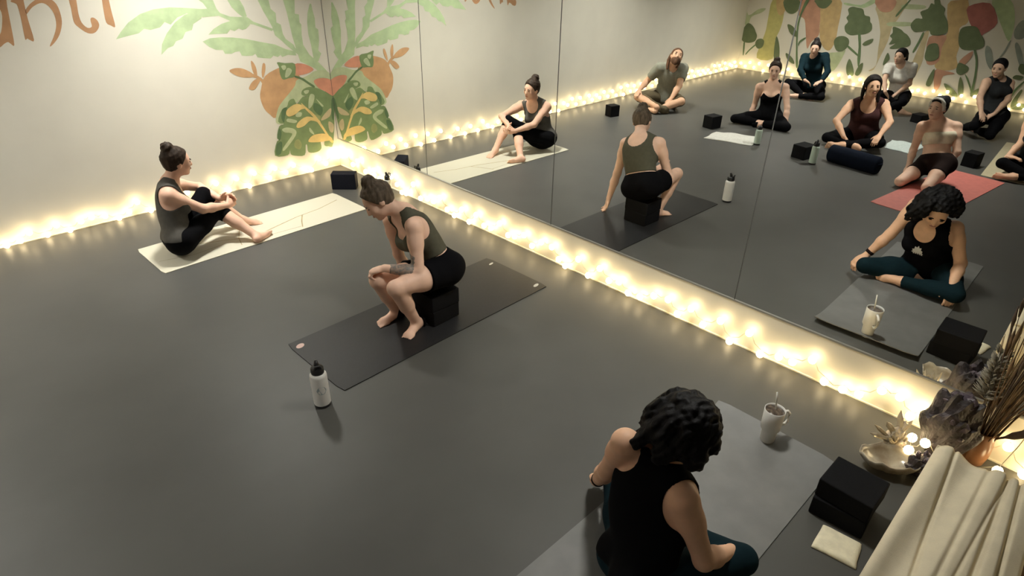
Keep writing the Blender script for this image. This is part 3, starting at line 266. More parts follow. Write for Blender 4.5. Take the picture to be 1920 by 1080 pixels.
# string that curls through the crystals and up behind the dried stems
light_string('short warm fairy light string tangled among crystals beside the shell dish', [(-0.20, -6.045, 0.052), (-0.36, -6.065, 0.085), (-0.335, -6.115, 0.15), (-0.30, -6.22, 0.05), (-0.16, -6.42, 0.06), (-0.05, -6.47, 0.33), (-0.06, -6.56, 0.27), (-0.05, -6.66, 0.38)], (-0.2, -6.3, 0.0))
back = [(x, -0.055, z) for x, z in BULBS_BACK]
rnd = random.Random(3); x = BULBS_BACK[0][0]-0.1; pre = []; k = 0
while x > -ROOM_W+0.08:
    pre.append((x, -0.055, rnd.uniform(0.03, 0.085) if k % 2 else rnd.uniform(0.11, 0.17))); x -= rnd.uniform(0.085, 0.115); k += 1
light_string('warm fairy lights along the foot of the plain back wall', pre[::-1]+back, (-4.5, -0.045, 0.0))
left = []; y = -0.1; k = 0
while y > -6.6:
    left.append((-ROOM_W+0.055, y, rnd.uniform(0.03, 0.085) if k % 2 else rnd.uniform(0.11, 0.17))); y -= rnd.uniform(0.085, 0.115); k += 1
light_string('warm fairy lights along the foot of the leafy mural wall', left, (-ROOM_W+0.045, -3.3, 0.0))

# ------------------------------------------------------------------ mats
def slab(name, L, W, th, m, curl=0.0, seed=0):
    # a thin mat lying along +x from its corner, width towards -y, optional curl of the far end
    bm = bmesh.new(); nx, ny = 36, 10; rn = random.Random(seed); top = []; bot = []
    for i in range(nx+1):
        u = i/nx; rt = []; rb = []
        lift = curl*max(0, (u-0.86)/0.14)**2 if curl else 0.0
        for j in range(ny+1):
            v = j/ny; cx = 0.012*(1-min(1, min(v, 1-v)*30)) if (i in (0, nx)) else 0
            x = u*L + (cx if i == 0 else -cx); y = -v*W
            rt.append(bm.verts.new((x, y, th+lift))); rb.append(bm.verts.new((x, y, 0.0005+lift)))
        top.append(rt); bot.append(rb)
    for i in range(nx):
        for j in range(ny):
            bm.faces.new((top[i][j], top[i][j+1], top[i+1][j+1], top[i+1][j])); bm.faces.new((bot[i][j], bot[i+1][j], bot[i+1][j+1], bot[i][j+1]))
    for i in range(nx):
        bm.faces.new((top[i][0], top[i+1][0], bot[i+1][0], bot[i][0])); bm.faces.new((top[i][ny], bot[i][ny], bot[i+1][ny], top[i+1][ny]))
    for j in range(ny):
        bm.faces.new((top[0][j], bot[0][j], bot[0][j+1], top[0][j+1])); bm.faces.new((top[nx][j], top[nx][j+1], bot[nx][j+1], bot[nx][j]))
    bmesh.ops.recalc_face_normals(bm, faces=bm.faces)
    me = bpy.data.meshes.new(name); bm.to_mesh(me); bm.free(); me.materials.append(m)
    me.polygons.foreach_set('use_smooth', [True]*len(me.polygons)); 
    try: me.set_sharp_from_angle(angle=0.7)
    except Exception: pass
    return me
def mat_thing(label, m, x, y, ang, L, W, th=0.006, curl=0.0, group=None):
    t = thing('yoga_mat', label, 'yoga mat', (x, y, 0.0), ang, group)
    o = bpy.data.objects.new('mat_sheet', slab('mat_sheet', L, W, th, m, curl)); link(o, t)
    return t
# marble print
mm = mat('marble_print', (0.60, 0.57, 0.46), 0.6, spec=0.25)
mA = mat_thing('long white marble patterned yoga mat with gold veins near the back wall', mm, -2.418, -0.801, 0.032, 1.882, 0.586)
M_vein = mat('gold_vein', (0.34, 0.27, 0.13), 0.5, 0.2, 30)
def vein(pts, w, par, z=0.0064):
    v = []; f = []
    for i, (px, py) in enumerate(pts):
        a = Vector(pts[max(0, i-1)]); b = Vector(pts[min(len(pts)-1, i+1)]); d = (b-a).normalized(); n = Vector((-d.y, d.x)); ww = w*(0.6+0.5*random.random())
        v += [(px+n.x*ww, py+n.y*ww, z), (px-n.x*ww, py-n.y*ww, z)]
        if i: f.append((2*i-2, 2*i, 2*i+1, 2*i-1))
    return mesh_obj('gold_vein', v, f, M_vein, par)
vein([(0.30, -0.20), (0.62, -0.34), (0.80, -0.44), (1.08, -0.36), (1.30, -0.30), (1.55, -0.27), (1.80, -0.19)], 0.006, mA)
vein([(1.36, -0.29), (1.28, -0.42), (1.22, -0.54)], 0.0055, mA)
vein([(0.72, -0.05), (0.78, -0.22), (0.70, -0.38), (0.66, -0.52)], 0.005, mA)
vein([(0.80, -0.44), (0.98, -0.50), (1.22, -0.52)], 0.004, mA)
vein([(0.05, -0.35), (0.30, -0.42), (0.55, -0.40)], 0.004, mA)
mB = mat_thing('thin black yoga mat with small pale corner logos under the squatting woman', mat('mat_black', (0.014, 0.014, 0.015), 0.48, 0.1, 60, 0.15, 300, spec=0.35), -2.168, -2.925, 0.0198, 1.80, 0.66)
M_logo = mat('logo_pale', (0.62, 0.42, 0.36), 0.5); M_logow = mat('logo_white', (0.55, 0.54, 0.5), 0.5)
def oval(name, cx, cy, rx, ry, z, m, par, rot=0):
    v = [(cx+rx*math.cos(t)*math.cos(rot)-ry*math.sin(t)*math.sin(rot), cy+rx*math.cos(t)*math.sin(rot)+ry*math.sin(t)*math.cos(rot), z) for t in [i*2*math.pi/20 for i in range(20)]]
    v += [(x_, y_, z-0.0006) for x_, y_, _ in v]
    f = [tuple(range(20))]+[(i, i+20, (i+1) % 20+20, (i+1) % 20) for i in range(20)]
    return mesh_obj(name, v, f, m, par)
oval('corner_logo', 0.055, -0.072, 0.030, 0.022, 0.0067, M_logo, mB, 0.4); oval('corner_logo', 1.745, -0.595, 0.030, 0.014, 0.0067, M_logow, mB, 0.2); oval('corner_logo', 1.745, -0.10, 0.026, 0.010, 0.0067, M_logow, mB, 0.2)
mC = mat_thing('wide grey yoga mat with its far end curled, under the woman nearest the camera', mat('mat_grey', (0.15, 0.15, 0.143), 0.5, 0.08, 8, 0.1, 260), -2.55, -5.14, -0.015, 1.90, 0.66, 0.006, 0.035)
mI = mat_thing('coral pink yoga mat under the woman in the cream bandeau', mat('mat_coral', (0.50, 0.145, 0.12), 0.6, 0.06, 20, 0.1, 200), -5.17, -4.88+0.0, math.radians(-1), 1.85, 0.0+0.60)
mI.location = (-5.22, -4.86, 0); mI.rotation_euler = (0, 0, 0.13)
mK = mat_thing('beige yoga mat at the right edge of the reflection', mat('mat_beige', (0.48, 0.42, 0.28), 0.6, 0.05, 20, 0.1, 200), -7.1, -5.10, math.radians(-3), 1.87, 0.62)

# ------------------------------------------------------------------ people
import openvdb
def nrm(v): v = np.asarray(v, float); return v/np.linalg.norm(v)
class Grid:
    def __init__(g, lo, hi, h):
        g.lo = np.asarray(lo, float); g.h = h; g.n = np.ceil((np.asarray(hi)-g.lo)/h).astype(int)+1
    def new(g): return np.full(g.n, 0.12, np.float32)
    def box(g, lo, hi):
        a = np.maximum(np.floor((np.asarray(lo)-g.lo)/g.h).astype(int), 0); b = np.minimum(np.ceil((np.asarray(hi)-g.lo)/g.h).astype(int)+1, g.n)
        sl = tuple(slice(int(i), int(max(i, j))) for i, j in zip(a, b))
        ax = [g.lo[k]+g.h*np.arange(sl[k].start, sl[k].stop, dtype=np.float32) for k in range(3)]
        return sl, ax[0][:, None, None], ax[1][None, :, None], ax[2][None, None, :]
    def put(g, A, sl, d, k):
        a = A[sl]; 
        if k > 0:
            hh = np.maximum(k-np.abs(a-d), 0)/k; A[sl] = np.minimum(a, d)-hh*hh*k*0.25
        else: A[sl] = np.minimum(a, d)
    def cone(g, A, a, b, ra, rb, k=0.02, flat=None):
        a = np.asarray(a, float); b = np.asarray(b, float); m = max(ra, rb)+0.06
        sl, X, Y, Z = g.box(np.minimum(a, b)-m, np.maximum(a, b)+m); ab = b-a; L = max(ab@ab, 1e-9)
        t = np.clip(((X-a[0])*ab[0]+(Y-a[1])*ab[1]+(Z-a[2])*ab[2])/L, 0, 1)
        dx, dy, dz = X-a[0]-t*ab[0], Y-a[1]-t*ab[1], Z-a[2]-t*ab[2]
        if flat is not None:
            n, s = np.asarray(flat[0]), flat[1]; q = dx*n[0]+dy*n[1]+dz*n[2]; d2 = dx*dx+dy*dy+dz*dz+q*q*(s*s-1)
        else: d2 = dx*dx+dy*dy+dz*dz
        g.put(A, sl, np.sqrt(np.maximum(d2, 0))-(ra+t*(rb-ra)), k)
    def ell_d(g, c, ax, r, pad=0.06):
        c = np.asarray(c, float); m = max(r)+pad; sl, X, Y, Z = g.box(c-m, c+m); ax = np.asarray(ax, float)
        q = [(X-c[0])*a[0]+(Y-c[1])*a[1]+(Z-c[2])*a[2] for a in ax]
        k0 = np.sqrt(sum((q[i]/r[i])**2 for i in range(3))); k1 = np.sqrt(sum((q[i]/r[i]**2)**2 for i in range(3)))+1e-6
        return sl, k0*(k0-1)/k1
    def ell(g, A, c, ax, r, k=0.03):
        sl, d = g.ell_d(c, ax, r); g.put(A, sl, d, k)
    def cut_ell(g, A, c, ax, r, k=0.0):
        sl, d = g.ell_d(c, ax, r, 0.03); a = A[sl]; d = -d
        if k: hh = np.maximum(k-np.abs(a-d), 0)/k; A[sl] = np.maximum(a, d)+hh*hh*k*0.25
        else: A[sl] = np.maximum(a, d)
    def plane(g, p, n):   # signed: positive along n
        p = np.asarray(p, float); n = nrm(n); sl, X, Y, Z = g.box(g.lo-1, g.lo+g.h*(g.n+1)); 
        return ((X-p[0])*n[0]+(Y-p[1])*n[1]+(Z-p[2])*n[2]).astype(np.float32)
    def mesh(g, A):
        A = A.copy(); A[0] = A[-1] = 0.1; A[:, 0] = A[:, -1] = 0.1; A[:, :, 0] = A[:, :, -1] = 0.1
        G = openvdb.FloatGrid(background=0.2); G.copyFromArray(np.ascontiguousarray(A))
        P, Q = G.convertToQuads(isovalue=0.0)
        return P.astype(float)*g.h+g.lo, Q
def smin(a, b, k):
    hh = np.maximum(k-np.abs(a-b), 0)/k; return np.minimum(a, b)-hh*hh*k*0.25
def emit(name, P, Q, m, parent, origin, flip, clean=True):
    P = P-origin
    p0, p1, p2 = P[Q[:, 0]], P[Q[:, 1]], P[Q[:, 2]]; p3 = P[Q[:, 3]]
    vol = np.einsum('ij,ij->i', p0, np.cross(p1, p2)).sum()+np.einsum('ij,ij->i', p0, np.cross(p2, p3)).sum()
    if flip: P = P*np.array([-1, 1, 1]); vol = -vol
    if vol < 0: Q = Q[:, ::-1]
    me = bpy.data.meshes.new(name); n = len(Q)
    me.vertices.add(len(P)); me.vertices.foreach_set('co', P.astype(np.float32).ravel())
    me.loops.add(4*n); me.loops.foreach_set('vertex_index', np.ascontiguousarray(Q).astype(np.int32).ravel())
    me.polygons.add(n); me.polygons.foreach_set('loop_start', np.arange(0, 4*n, 4, dtype=np.int32))
    me.update(calc_edges=True); me.validate(); me.polygons.foreach_set('use_smooth', np.ones(len(me.polygons), bool))
    me.materials.append(m); o = bpy.data.objects.new(name, me); return link(o, parent)

def person(key, label, look, skin, garments, hair, flip=False, h=0.009, s=1.0, w=1.0, roll=0.0, male=False, belly=0.0, floor=0.004, cutboxes=(), palm={}, extras=None, up_hint=None, bust=1.0, tattoo=False, hand_curl={}, armk=0.034):
    J = {k: np.array(v, float) for k, v in POSE[key].items()}
    org = np.array([J['pel'][0], J['pel'][1], 0.0])
    allp = np.array(list(J.values())); lo = allp.min(0)-0.22; hi = allp.max(0)+np.array([.24, .24, .30]); lo[2] = -0.02
    g = Grid(lo, hi, h)
    pel, che, nec, hea = J['pel'], J['che'], J['nec'], J['hea']
    up = nrm(nec-pel); rt_h = J['pR']-J['pL']; rt_h = nrm(rt_h-up*(rt_h@up)); f_h = np.cross(up, rt_h)
    upc = nrm(nec-che); rt_s = J['sR']-J['sL']; rt_s = nrm(rt_s-upc*(rt_s@upc)); f_s = np.cross(upc, rt_s)
    upl = nrm(che-pel); rt_m = nrm(rt_h+rt_s); rt_m = nrm(rt_m-upl*(rt_m@upl)); f_m = np.cross(upl, rt_m)
    L = np.linalg.norm(nec-pel); lerp = lambda a, b, t: a+(b-a)*t
    # ---- torso
    Tt = g.new(); AX = lambda r, f, u: (r, f, u)
    g.ell(Tt, pel+up*0.01, AX(rt_h, f_h, up), (.160*w*s, .112*s, .125*s), .04)
    for q in ('pR', 'pL'): g.ell(Tt, J[q]-f_h*.045*s+up*.0, AX(rt_h, f_h, up), (.088*w*s, .095*s, .095*s), .04)
    g.ell(Tt, lerp(pel, che, .62), AX(rt_m, f_m, upl), ((.128+.02*male)*w*s, (.092+belly*.4)*s, .135*s), .06)
    if belly: g.ell(Tt, lerp(pel, che, .5)+f_m*.045*s, AX(rt_m, f_m, upl), (.12*w*s, (.085+belly)*s, .125*s), .06)
    g.ell(Tt, lerp(che, nec, .28), AX(rt_s, f_s, upc), ((.142+.012*male)*w*s, .102*s, .165*s), .05)
    g.ell(Tt, lerp(che, nec, .68)-f_s*.012, AX(rt_s, f_s, upc), ((.158+.015*male)*s, .080*s, .105*s), .05)
    if not male:
        for q in (-1, 1): g.ell(Tt, lerp(che, nec, .30)+f_s*.082*s+rt_s*q*.070*w*s, AX(rt_s, f_s, upc), (.062*s*bust, .055*s*bust, .062*s*bust), .035)
    for q in ('sR', 'sL'):
        g.cone(Tt, nec+upc*.015-f_s*.012, J[q]+upc*.002, .050*s, .040*s, .05)
    Tg = Tt.copy()                               # base of the garments: no neck, head or limbs
    # ---- head frame
    fw = nrm(look); uph = nrm(hea-nec)*0.6+np.array([0, 0, 0.4]) if up_hint is None else np.asarray(up_hint, float)
    uph = nrm(uph-fw*(uph@fw)); rh = np.cross(fw, uph)
    if roll: c_, s_ = math.cos(roll), math.sin(roll); rh, uph = c_*rh+s_*uph, -s_*rh+c_*uph
    hs = s*1.0
    HL = lambda x, y, z: hea+hs*(rh*x+fw*y+uph*z)
    HA = (rh, fw, uph)
    He = g.new()
    g.ell(He, HL(0, -.012, .032), HA, (.0745*hs, .094*hs, .086*hs), .02)
    g.ell(He, HL(0, .030, -.040), HA, (.058*hs, .060*hs, .072*hs), .03)
    g.ell(He, HL(0, .055, .005), HA, (.056*hs, .038*hs, .060*hs), .02)
    g.ell(He, HL(0, .068, -.092), HA, (.022*hs, .020*hs, .018*hs), .025)
    for q in (-1, 1):
        g.ell(He, HL(q*.034, .064, -.022), HA, (.024*hs, .022*hs, .020*hs), .02)
        g.cut_ell(He, HL(q*.031, .101, .008), HA, (.017*hs, .012*hs, .011*hs), .012)
        g.ell(He, HL(q*.074, -.004, -.004), HA, (.009*hs, .020*hs, .031*hs), .008)
    g.cone(He, HL(0, .089, .012), HL(0, .106, -.026), .007*hs, .0105*hs, .012)
    g.ell(He, HL(0, .097, -.031), HA, (.017*hs, .010*hs, .008*hs), .008)
    g.ell(He, HL(0, .088, -.058), HA, (.022*hs, .010*hs, .010*hs), .010)
    g.cone(He, nec+upc*.0-f_s*.004, HL(0, -.022, -.050), .055*s, .052*s, .03)
    Bd = smin(Tt, He, 0.03)
    # ---- arms and hands
    Arms = {}
    for q, sg in (('R', 1), ('L', -1)):
        A = g.new(); sh, el, wr, ha = J['s'+q], J['e'+q], J['w'+q], J['h'+q]
        mu = 1.0+.12*male
        g.cone(A, sh, lerp(sh, el, .35), .056*s*mu, .047*s*mu, .03); g.cone(A, lerp(sh, el, .3), el, .047*s*mu, .037*s*mu, .03)
        g.cone(A, el, lerp(el, wr, .35), .037*s*mu, .038*s*mu, .02); g.cone(A, lerp(el, wr, .35), wr, .038*s*mu, .0245*s, .02)
        d = nrm(ha-wr); pn = np.asarray(palm.get(q, (0, 0, -1)), float); pn = pn-d*(pn@d)
        if np.linalg.norm(pn) < .15: pn = np.cross(d, (1, 0, 0.3))
        pn = nrm(pn); th = np.cross(d, pn)*sg; cl = hand_curl.get(q, 0.35)
        g.cone(A, wr, wr+d*.04*s, .024*s, .026*s, .015, (pn, 1.35))
        g.ell(A, wr+d*.055*s, (th, d, pn), (.038*s, .048*s, .0165*s), .015)
        for i, (off, ln) in enumerate(((.029, .068), (.0105, .076), (-.0085, .071), (-.027, .056))):
            b0 = wr+d*(.088-.006*(i == 3))*s+th*off*s; spread = th*(off*.35)
            d1 = nrm(d*math.cos(cl)+pn*math.sin(cl)+spread*3); d2 = nrm(d*math.cos(cl*2.3)+pn*math.sin(cl*2.3)+spread*3)
            m1 = b0+d1*ln*.5*s; m2 = m1+d2*ln*.5*s
            g.cone(A, b0-d*.012*s, m1, .0094*s, .0088*s, .004); g.cone(A, m1, m2, .0088*s, .0074*s, .004)
        t0 = wr+d*.028*s+th*.024*s; td = nrm(th*.75+d*.7+pn*.25); t1 = t0+td*.034*s; t2 = t1+nrm(td+d*.6)*.030*s
        g.cone(A, t0, t1, .0135*s, .0105*s, .010); g.cone(A, t1, t2, .0105*s, .0085*s, .004)
        Arms[q] = A
        sl, X, Y, Z = g.box(g.lo-1, g.lo+g.h*(g.n+1))
        r = np.sqrt((X-sh[0])**2+(Y-sh[1])**2+(Z-sh[2])**2); k = .004+armk*np.exp(-(r/.11)**2)
        Bd = smin(Bd, A, k)
    # ---- legs and feet
    Legs = {}
    for q, sg in (('R', 1), ('L', -1)):
        A = g.new(); hp, kn, an, to = J['p'+q], J['k'+q], J['a'+q], J['t'+q]
        g.cone(A, hp, lerp(hp, kn, .5), .086*s*w, .072*s*w, .03); g.cone(A, lerp(hp, kn, .5), kn, .072*s*w, .052*s, .03)
        cd = nrm(an-kn); bk = nrm(hp-kn)+0; bk = bk-cd*(bk@cd); bk = nrm(bk) if np.linalg.norm(bk) > .05 else cd*0
        g.cone(A, kn, lerp(kn, an, .5), .050*s, .046*s, .02); g.cone(A, lerp(kn, an, .5), an, .045*s, .033*s, .02)
        g.ell(A, lerp(kn, an, .30)+bk*.016*s, (np.cross(cd, bk) if bk@bk > 0 else nrm(np.cross(cd, (0.3, .2, 1))), bk if bk@bk > 0 else nrm(np.cross(np.cross(cd, (0.3, .2, 1)), cd)), cd), (.046*s, .044*s, .12*s), .03)
        fd = nrm(to-an); tf = to-fd*.0
        sole = nrm(cd-fd*(cd@fd)) if np.linalg.norm(cd-fd*(cd@fd)) > .1 else np.array([0, 0, -1.0])
        side = np.cross(fd, sole)*sg         # towards the big toe
        g.cone(A, an-fd*.028*s+sole*.018*s, an-fd*.012*s, .030*s, .033*s, .02)
        ball = an+fd*.105*s+sole*.022*s
        g.cone(A, an+fd*.01*s, ball, .033*s, .025*s, .02); g.cone(A, an-fd*.02*s+sole*.025*s, ball, .026*s, .023*s, .02)
        g.ell(A, ball+fd*.01*s, (side, fd, sole), (.043*s, .034*s, .019*s), .02)
        for i, (off, ln, rr) in enumerate(((.029, .047, .0125), (.010, .044, .0095), (-.006, .038, .009), (-.021, .031, .0085), (-.034, .023, .008))):
            b0 = ball+fd*.022*s+side*off*s+sole*.004*s; g.cone(A, b0, b0+fd*ln*s, rr*s, rr*.88*s, .004)
        Legs[q] = A
        sl, X, Y, Z = g.box(g.lo-1, g.lo+g.h*(g.n+1))
        r = np.sqrt((X-hp[0])**2+(Y-hp[1])**2+(Z-hp[2])**2); k = .005+.05*np.exp(-(r/.14)**2)
        Bd = smin(Bd, A, k)
    sl, X, Y, Z = g.box(g.lo-1, g.lo+g.h*(g.n+1))
    def ground(A, extra=0.0):
        A = np.maximum(A, floor-extra-Z)
        for (x0, x1, y0, y1, z0, z1) in cutboxes:
            dd = np.maximum(np.maximum(np.maximum(x0-X, X-x1), np.maximum(y0-Y, Y-y1)), np.maximum(z0-Z, Z-z1)); A = np.maximum(A, -(dd-0.001+extra))
        return A
    loc = org*np.array([-1, 1, 1]) if flip else org
    root = thing('person', label, 'person', tuple(loc))
    out = {}
    P, Q = g.mesh(ground(Bd)); out['body'] = emit('body', P, Q, SK[skin], root, org, flip)
    # ---- clothes
    for kind, nm, m, o in garments:
        off = o.get('off', .006)
        if kind == 'top':
            B = Tg.copy(); sv = o.get('sleeve', 0)
            if sv:
                for q in 'RL':
                    sh, el, wr = J['s'+q], J['e'+q], J['w'+q]
                    a = Arms[q]; pt, dr = (lerp(sh, el, sv), el-sh) if sv <= 1 else (lerp(el, wr, sv-1), wr-el)
                    if sv > 1:
                        B = smin(B, np.maximum(a, g.plane(pt, dr)), .034)
                    else: B = smin(B, np.maximum(a-.004, g.plane(pt, dr)), .034)
            if not male and not o.get('crop_top'):
                c1, c2 = (lerp(che, nec, .30)+f_s*.084*s+rt_s*q*.058*w*s for q in (-1, 1)); g.cone(B, c1, c2, .050*s*bust, .050*s*bust, .03)
            B = B-off
            hem = lerp(pel, nec, o.get('hem', .0))
            B = np.maximum(B, -g.plane(hem, up))
            if o.get('crop_top'): B = np.maximum(B, g.plane(lerp(che, nec, o['crop_top']), upc))
            else:
                B = np.maximum(B, g.plane(nec+upc*o.get('top', .11 if sv else .05), upc))
                fr, fz, rr = o.get('front', (.07, -.005, .085)); g.cut_ell(B, nec+f_s*fr+upc*fz, (rt_s, f_s, upc), (rr, rr, rr*o.get('fstretch', 1.15)))
                fr, fz, rr = o.get('back', (-.08, .03, .075)); g.cut_ell(B, nec+f_s*fr+upc*fz, (rt_s, f_s, upc), (rr, rr, rr))
                if not sv:
                    ro, rr = o.get('arm', (.030, .088))
                    for q, sg in (('sR', 1), ('sL', -1)): g.cut_ell(B, J[q]+rt_s*sg*ro-upc*o.get('armdown', .02), (rt_s, f_s, upc), (rr, rr*1.3, rr*1.1))
        elif kind == 'bottom':
            B = np.maximum(Tg, g.plane(lerp(pel, nec, o.get('waist', .22)), up))
            for q in 'RL':
                t = o.get('hem', 1.8); hp, kn, an = J['p'+q], J['k'+q], J['a'+q]
                if t <= 1: a = np.maximum(Legs[q]-o.get('loose', 0), g.plane(lerp(hp, kn, t), kn-hp))
                else:
                    a = np.maximum(Legs[q], g.plane(lerp(kn, an, t-1), an-kn))
                r = np.sqrt((X-hp[0])**2+(Y-hp[1])**2+(Z-hp[2])**2); B = smin(B, a, .005+.05*np.exp(-(r/.14)**2))
            B = B-off
        elif kind == 'sleeve_skin':
            q = o['arm']; el, wr = J['e'+q], J['w'+q]; md = lerp(el, wr, .5)
            A2 = np.maximum(Arms[q]-.0012, np.sqrt((X-md[0])**2+(Y-md[1])**2+(Z-md[2])**2)-.125)
            B = np.maximum(np.maximum(A2, g.plane(lerp(el, wr, o['b']), wr-el)), -g.plane(lerp(el, wr, o['a']), wr-el))
        elif kind == 'band':
            q = o['arm']; el, wr = J['e'+q], J['w'+q]
            B = np.maximum(np.maximum(Arms[q]-.004, g.plane(lerp(el, wr, o['b']), wr-el)), -g.plane(lerp(el, wr, o['a']), wr-el))
        P, Q = g.mesh(ground(B, .002 if kind == 'bottom' else 0.0))
        if len(Q): out[nm] = emit(nm, P, Q, m, root, org, flip)
    # ---- hair
    Hr = g.new(); style = hair['style']; hm = hair['mat']; pf = hair.get('puff', .010)
    g.ell(Hr, HL(0, -.016, .034), HA, ((.0745+pf)*hs, (.094+pf)*hs, (.086+pf)*hs), 0)
    g.ell(Hr, HL(0, -.045, -.015), HA, (.066*hs, .055*hs, .062*hs), .02)
    lx = (X-hea[0])*fw[0]+(Y-hea[1])*fw[1]+(Z-hea[2])*fw[2]; lz = (X-hea[0])*uph[0]+(Y-hea[1])*uph[1]+(Z-hea[2])*uph[2]
    line = lx-hs*(.030+.0)-.55*np.maximum(lz-.015, -.02)-.25*np.minimum(lz, 0)
    Hr = np.maximum(Hr, line); Hr = np.maximum(Hr, -.080*hs-lz)
    wv = .0016*np.sin(lx*190+lz*60)+.0012*np.sin(lx*90-lz*210); Hr = np.where(np.abs(Hr) < .02, Hr+wv, Hr).astype(np.float32)
    for c_, r_ in hair.get('buns', ()):
        B2 = g.new(); g.ell(B2, HL(*c_), HA, tuple(q*hs for q in r_), 0)
        sw = .0035*np.sin(38*np.arctan2(((X-HL(*c_)[0])*rh[0]+(Y-HL(*c_)[1])*rh[1]+(Z-HL(*c_)[2])*rh[2]), ((X-HL(*c_)[0])*fw[0]+(Y-HL(*c_)[1])*fw[1]+(Z-HL(*c_)[2])*fw[2]))/8+lz*120)
        B2 = np.where(np.abs(B2) < .03, B2+sw, B2); Hr = smin(Hr, B2, .012)
    rr = random.Random(hair.get('seed', 1))
    for pts, ra, rb in hair.get('locks', ()):
        pp = [HL(*q) for q in pts]
        for a_, b_, i in zip(pp[:-1], pp[1:], range(9)):
            n_ = len(pp)-1; g.cone(Hr, a_, b_, (ra+(rb-ra)*i/n_)*hs, (ra+(rb-ra)*(i+1)/n_)*hs, .006)
    for i in range(hair.get('curls', 0)):
        az = math.radians(rr.uniform(hair.get('az0', 50), hair.get('az1', 310))); el_ = rr.uniform(-.15, .95); sp = np.array([math.sin(az)*math.cos(el_)*.075, math.cos(az)*math.cos(el_)*.092, math.sin(el_)*.085+.03])
        p = HL(*sp); outd = nrm(p-HL(0, -.012, .03)); ln = hair.get('len', .22)*rr.uniform(.6, 1.1); nst = 6; phs = rr.uniform(0, 6.28); grav = np.array(hair.get('grav', (0, 0, -1.0)))
        for j in range(nst):
            t = (j+1)/nst; dr = nrm(outd*(1.0-t)*.9+grav*(.15+1.2*t)); wob = np.array([math.sin(phs+4.5*t), math.cos(phs*1.7+4.5*t), 0])*.35
            q_ = p+nrm(dr+wob)*ln/nst; 
            cr = hair.get('cr', .021); g.cone(Hr, p, q_, (cr*(1-.45*(t-1/nst)))*hs, (cr*(1-.45*t))*hs, hair.get('ck', .006)); p = q_
    if style == 'loose':
        wv = .0045*np.sin(X*95+4*np.sin(Z*38))*np.sin(Z*70+3*np.sin(Y*45))+.003*np.sin(Y*150+Z*110+2*np.sin(X*60)); Hr = np.where(np.abs(Hr) < .03, Hr+wv, Hr).astype(np.float32)
    Hr = np.maximum(Hr, floor-Z)
    P, Q = g.mesh(Hr); out['hair'] = emit('hair', P, Q, hm, root, org, flip)
    if hair.get('beard'):
        B2 = g.new(); g.ell(B2, HL(0, .036, -.058), HA, (.062*hs, .066*hs, .062*hs), .02); g.ell(B2, HL(0, .075, -.105), HA, (.034*hs, .030*hs, .036*hs), .03)
        B2 = np.maximum(B2, lz+.040*hs-.45*np.maximum(.06-lx, 0)); P, Q = g.mesh(B2); emit('beard', P, Q, hm, root, org, flip)
    if hair.get('band'):
        B2 = g.new(); g.ell(B2, HL(0, -.014, .034), HA, ((.0745+pf+.006)*hs, (.094+pf+.006)*hs, (.086+pf+.006)*hs), 0)
        sl_ = np.abs(lx-.034-.28*(lz-.04))-.015; B2 = np.maximum(np.maximum(B2, sl_), -.02-lz); P, Q = g.mesh(B2); emit('headband', P, Q, hair['band'], root, org, flip)
    # ---- facial features
    def feat(nm, c, r, m, n=8, tilt=0.0):
        bm = bmesh.new(); bmesh.ops.create_uvsphere(bm, u_segments=10, v_segments=6, radius=1.0)
        vs = np.array([v.co[:] for v in bm.verts]); fs = [[v.index for v in f.verts] for f in bm.faces]; bm.free()
        vs = vs*np.array(r)*hs; ct, st = math.cos(tilt), math.sin(tilt); vs = np.stack([vs[:, 0]*ct-vs[:, 2]*st, vs[:, 1], vs[:, 0]*st+vs[:, 2]*ct], 1)
        wp = HL(*c)+vs[:, :1]*rh+vs[:, 1:2]*fw+vs[:, 2:3]*uph-org
        if flip: wp = wp*np.array([-1, 1, 1]); fs = [f[::-1] for f in fs]
        return mesh_obj(nm, wp, fs, m, root, True)
    for q in (-1, 1):
        feat('eye', (q*.031, .086, .006), (.0125, .006, .0042), M_eye); feat('eyebrow', (q*.032, .0905, .026), (.017, .006, .0032), hm, tilt=-q*.12)
    feat('lips', (0, .0955, -.058), (.021, .0055, .0075), M_lips)
    out['root'] = root; out['J'] = J; out['frame'] = (rt_s, f_s, upc, rt_h, f_h, up)
    return out

BUN_TOP = [((0, -.055, .125), (.045, .045, .040))]
def bott(m, hem=1.9, **k): return ('bottom', 'leggings', m, dict(hem=hem, **k))
def top(m, nm='tank_top', **k): return ('top', nm, m, k)

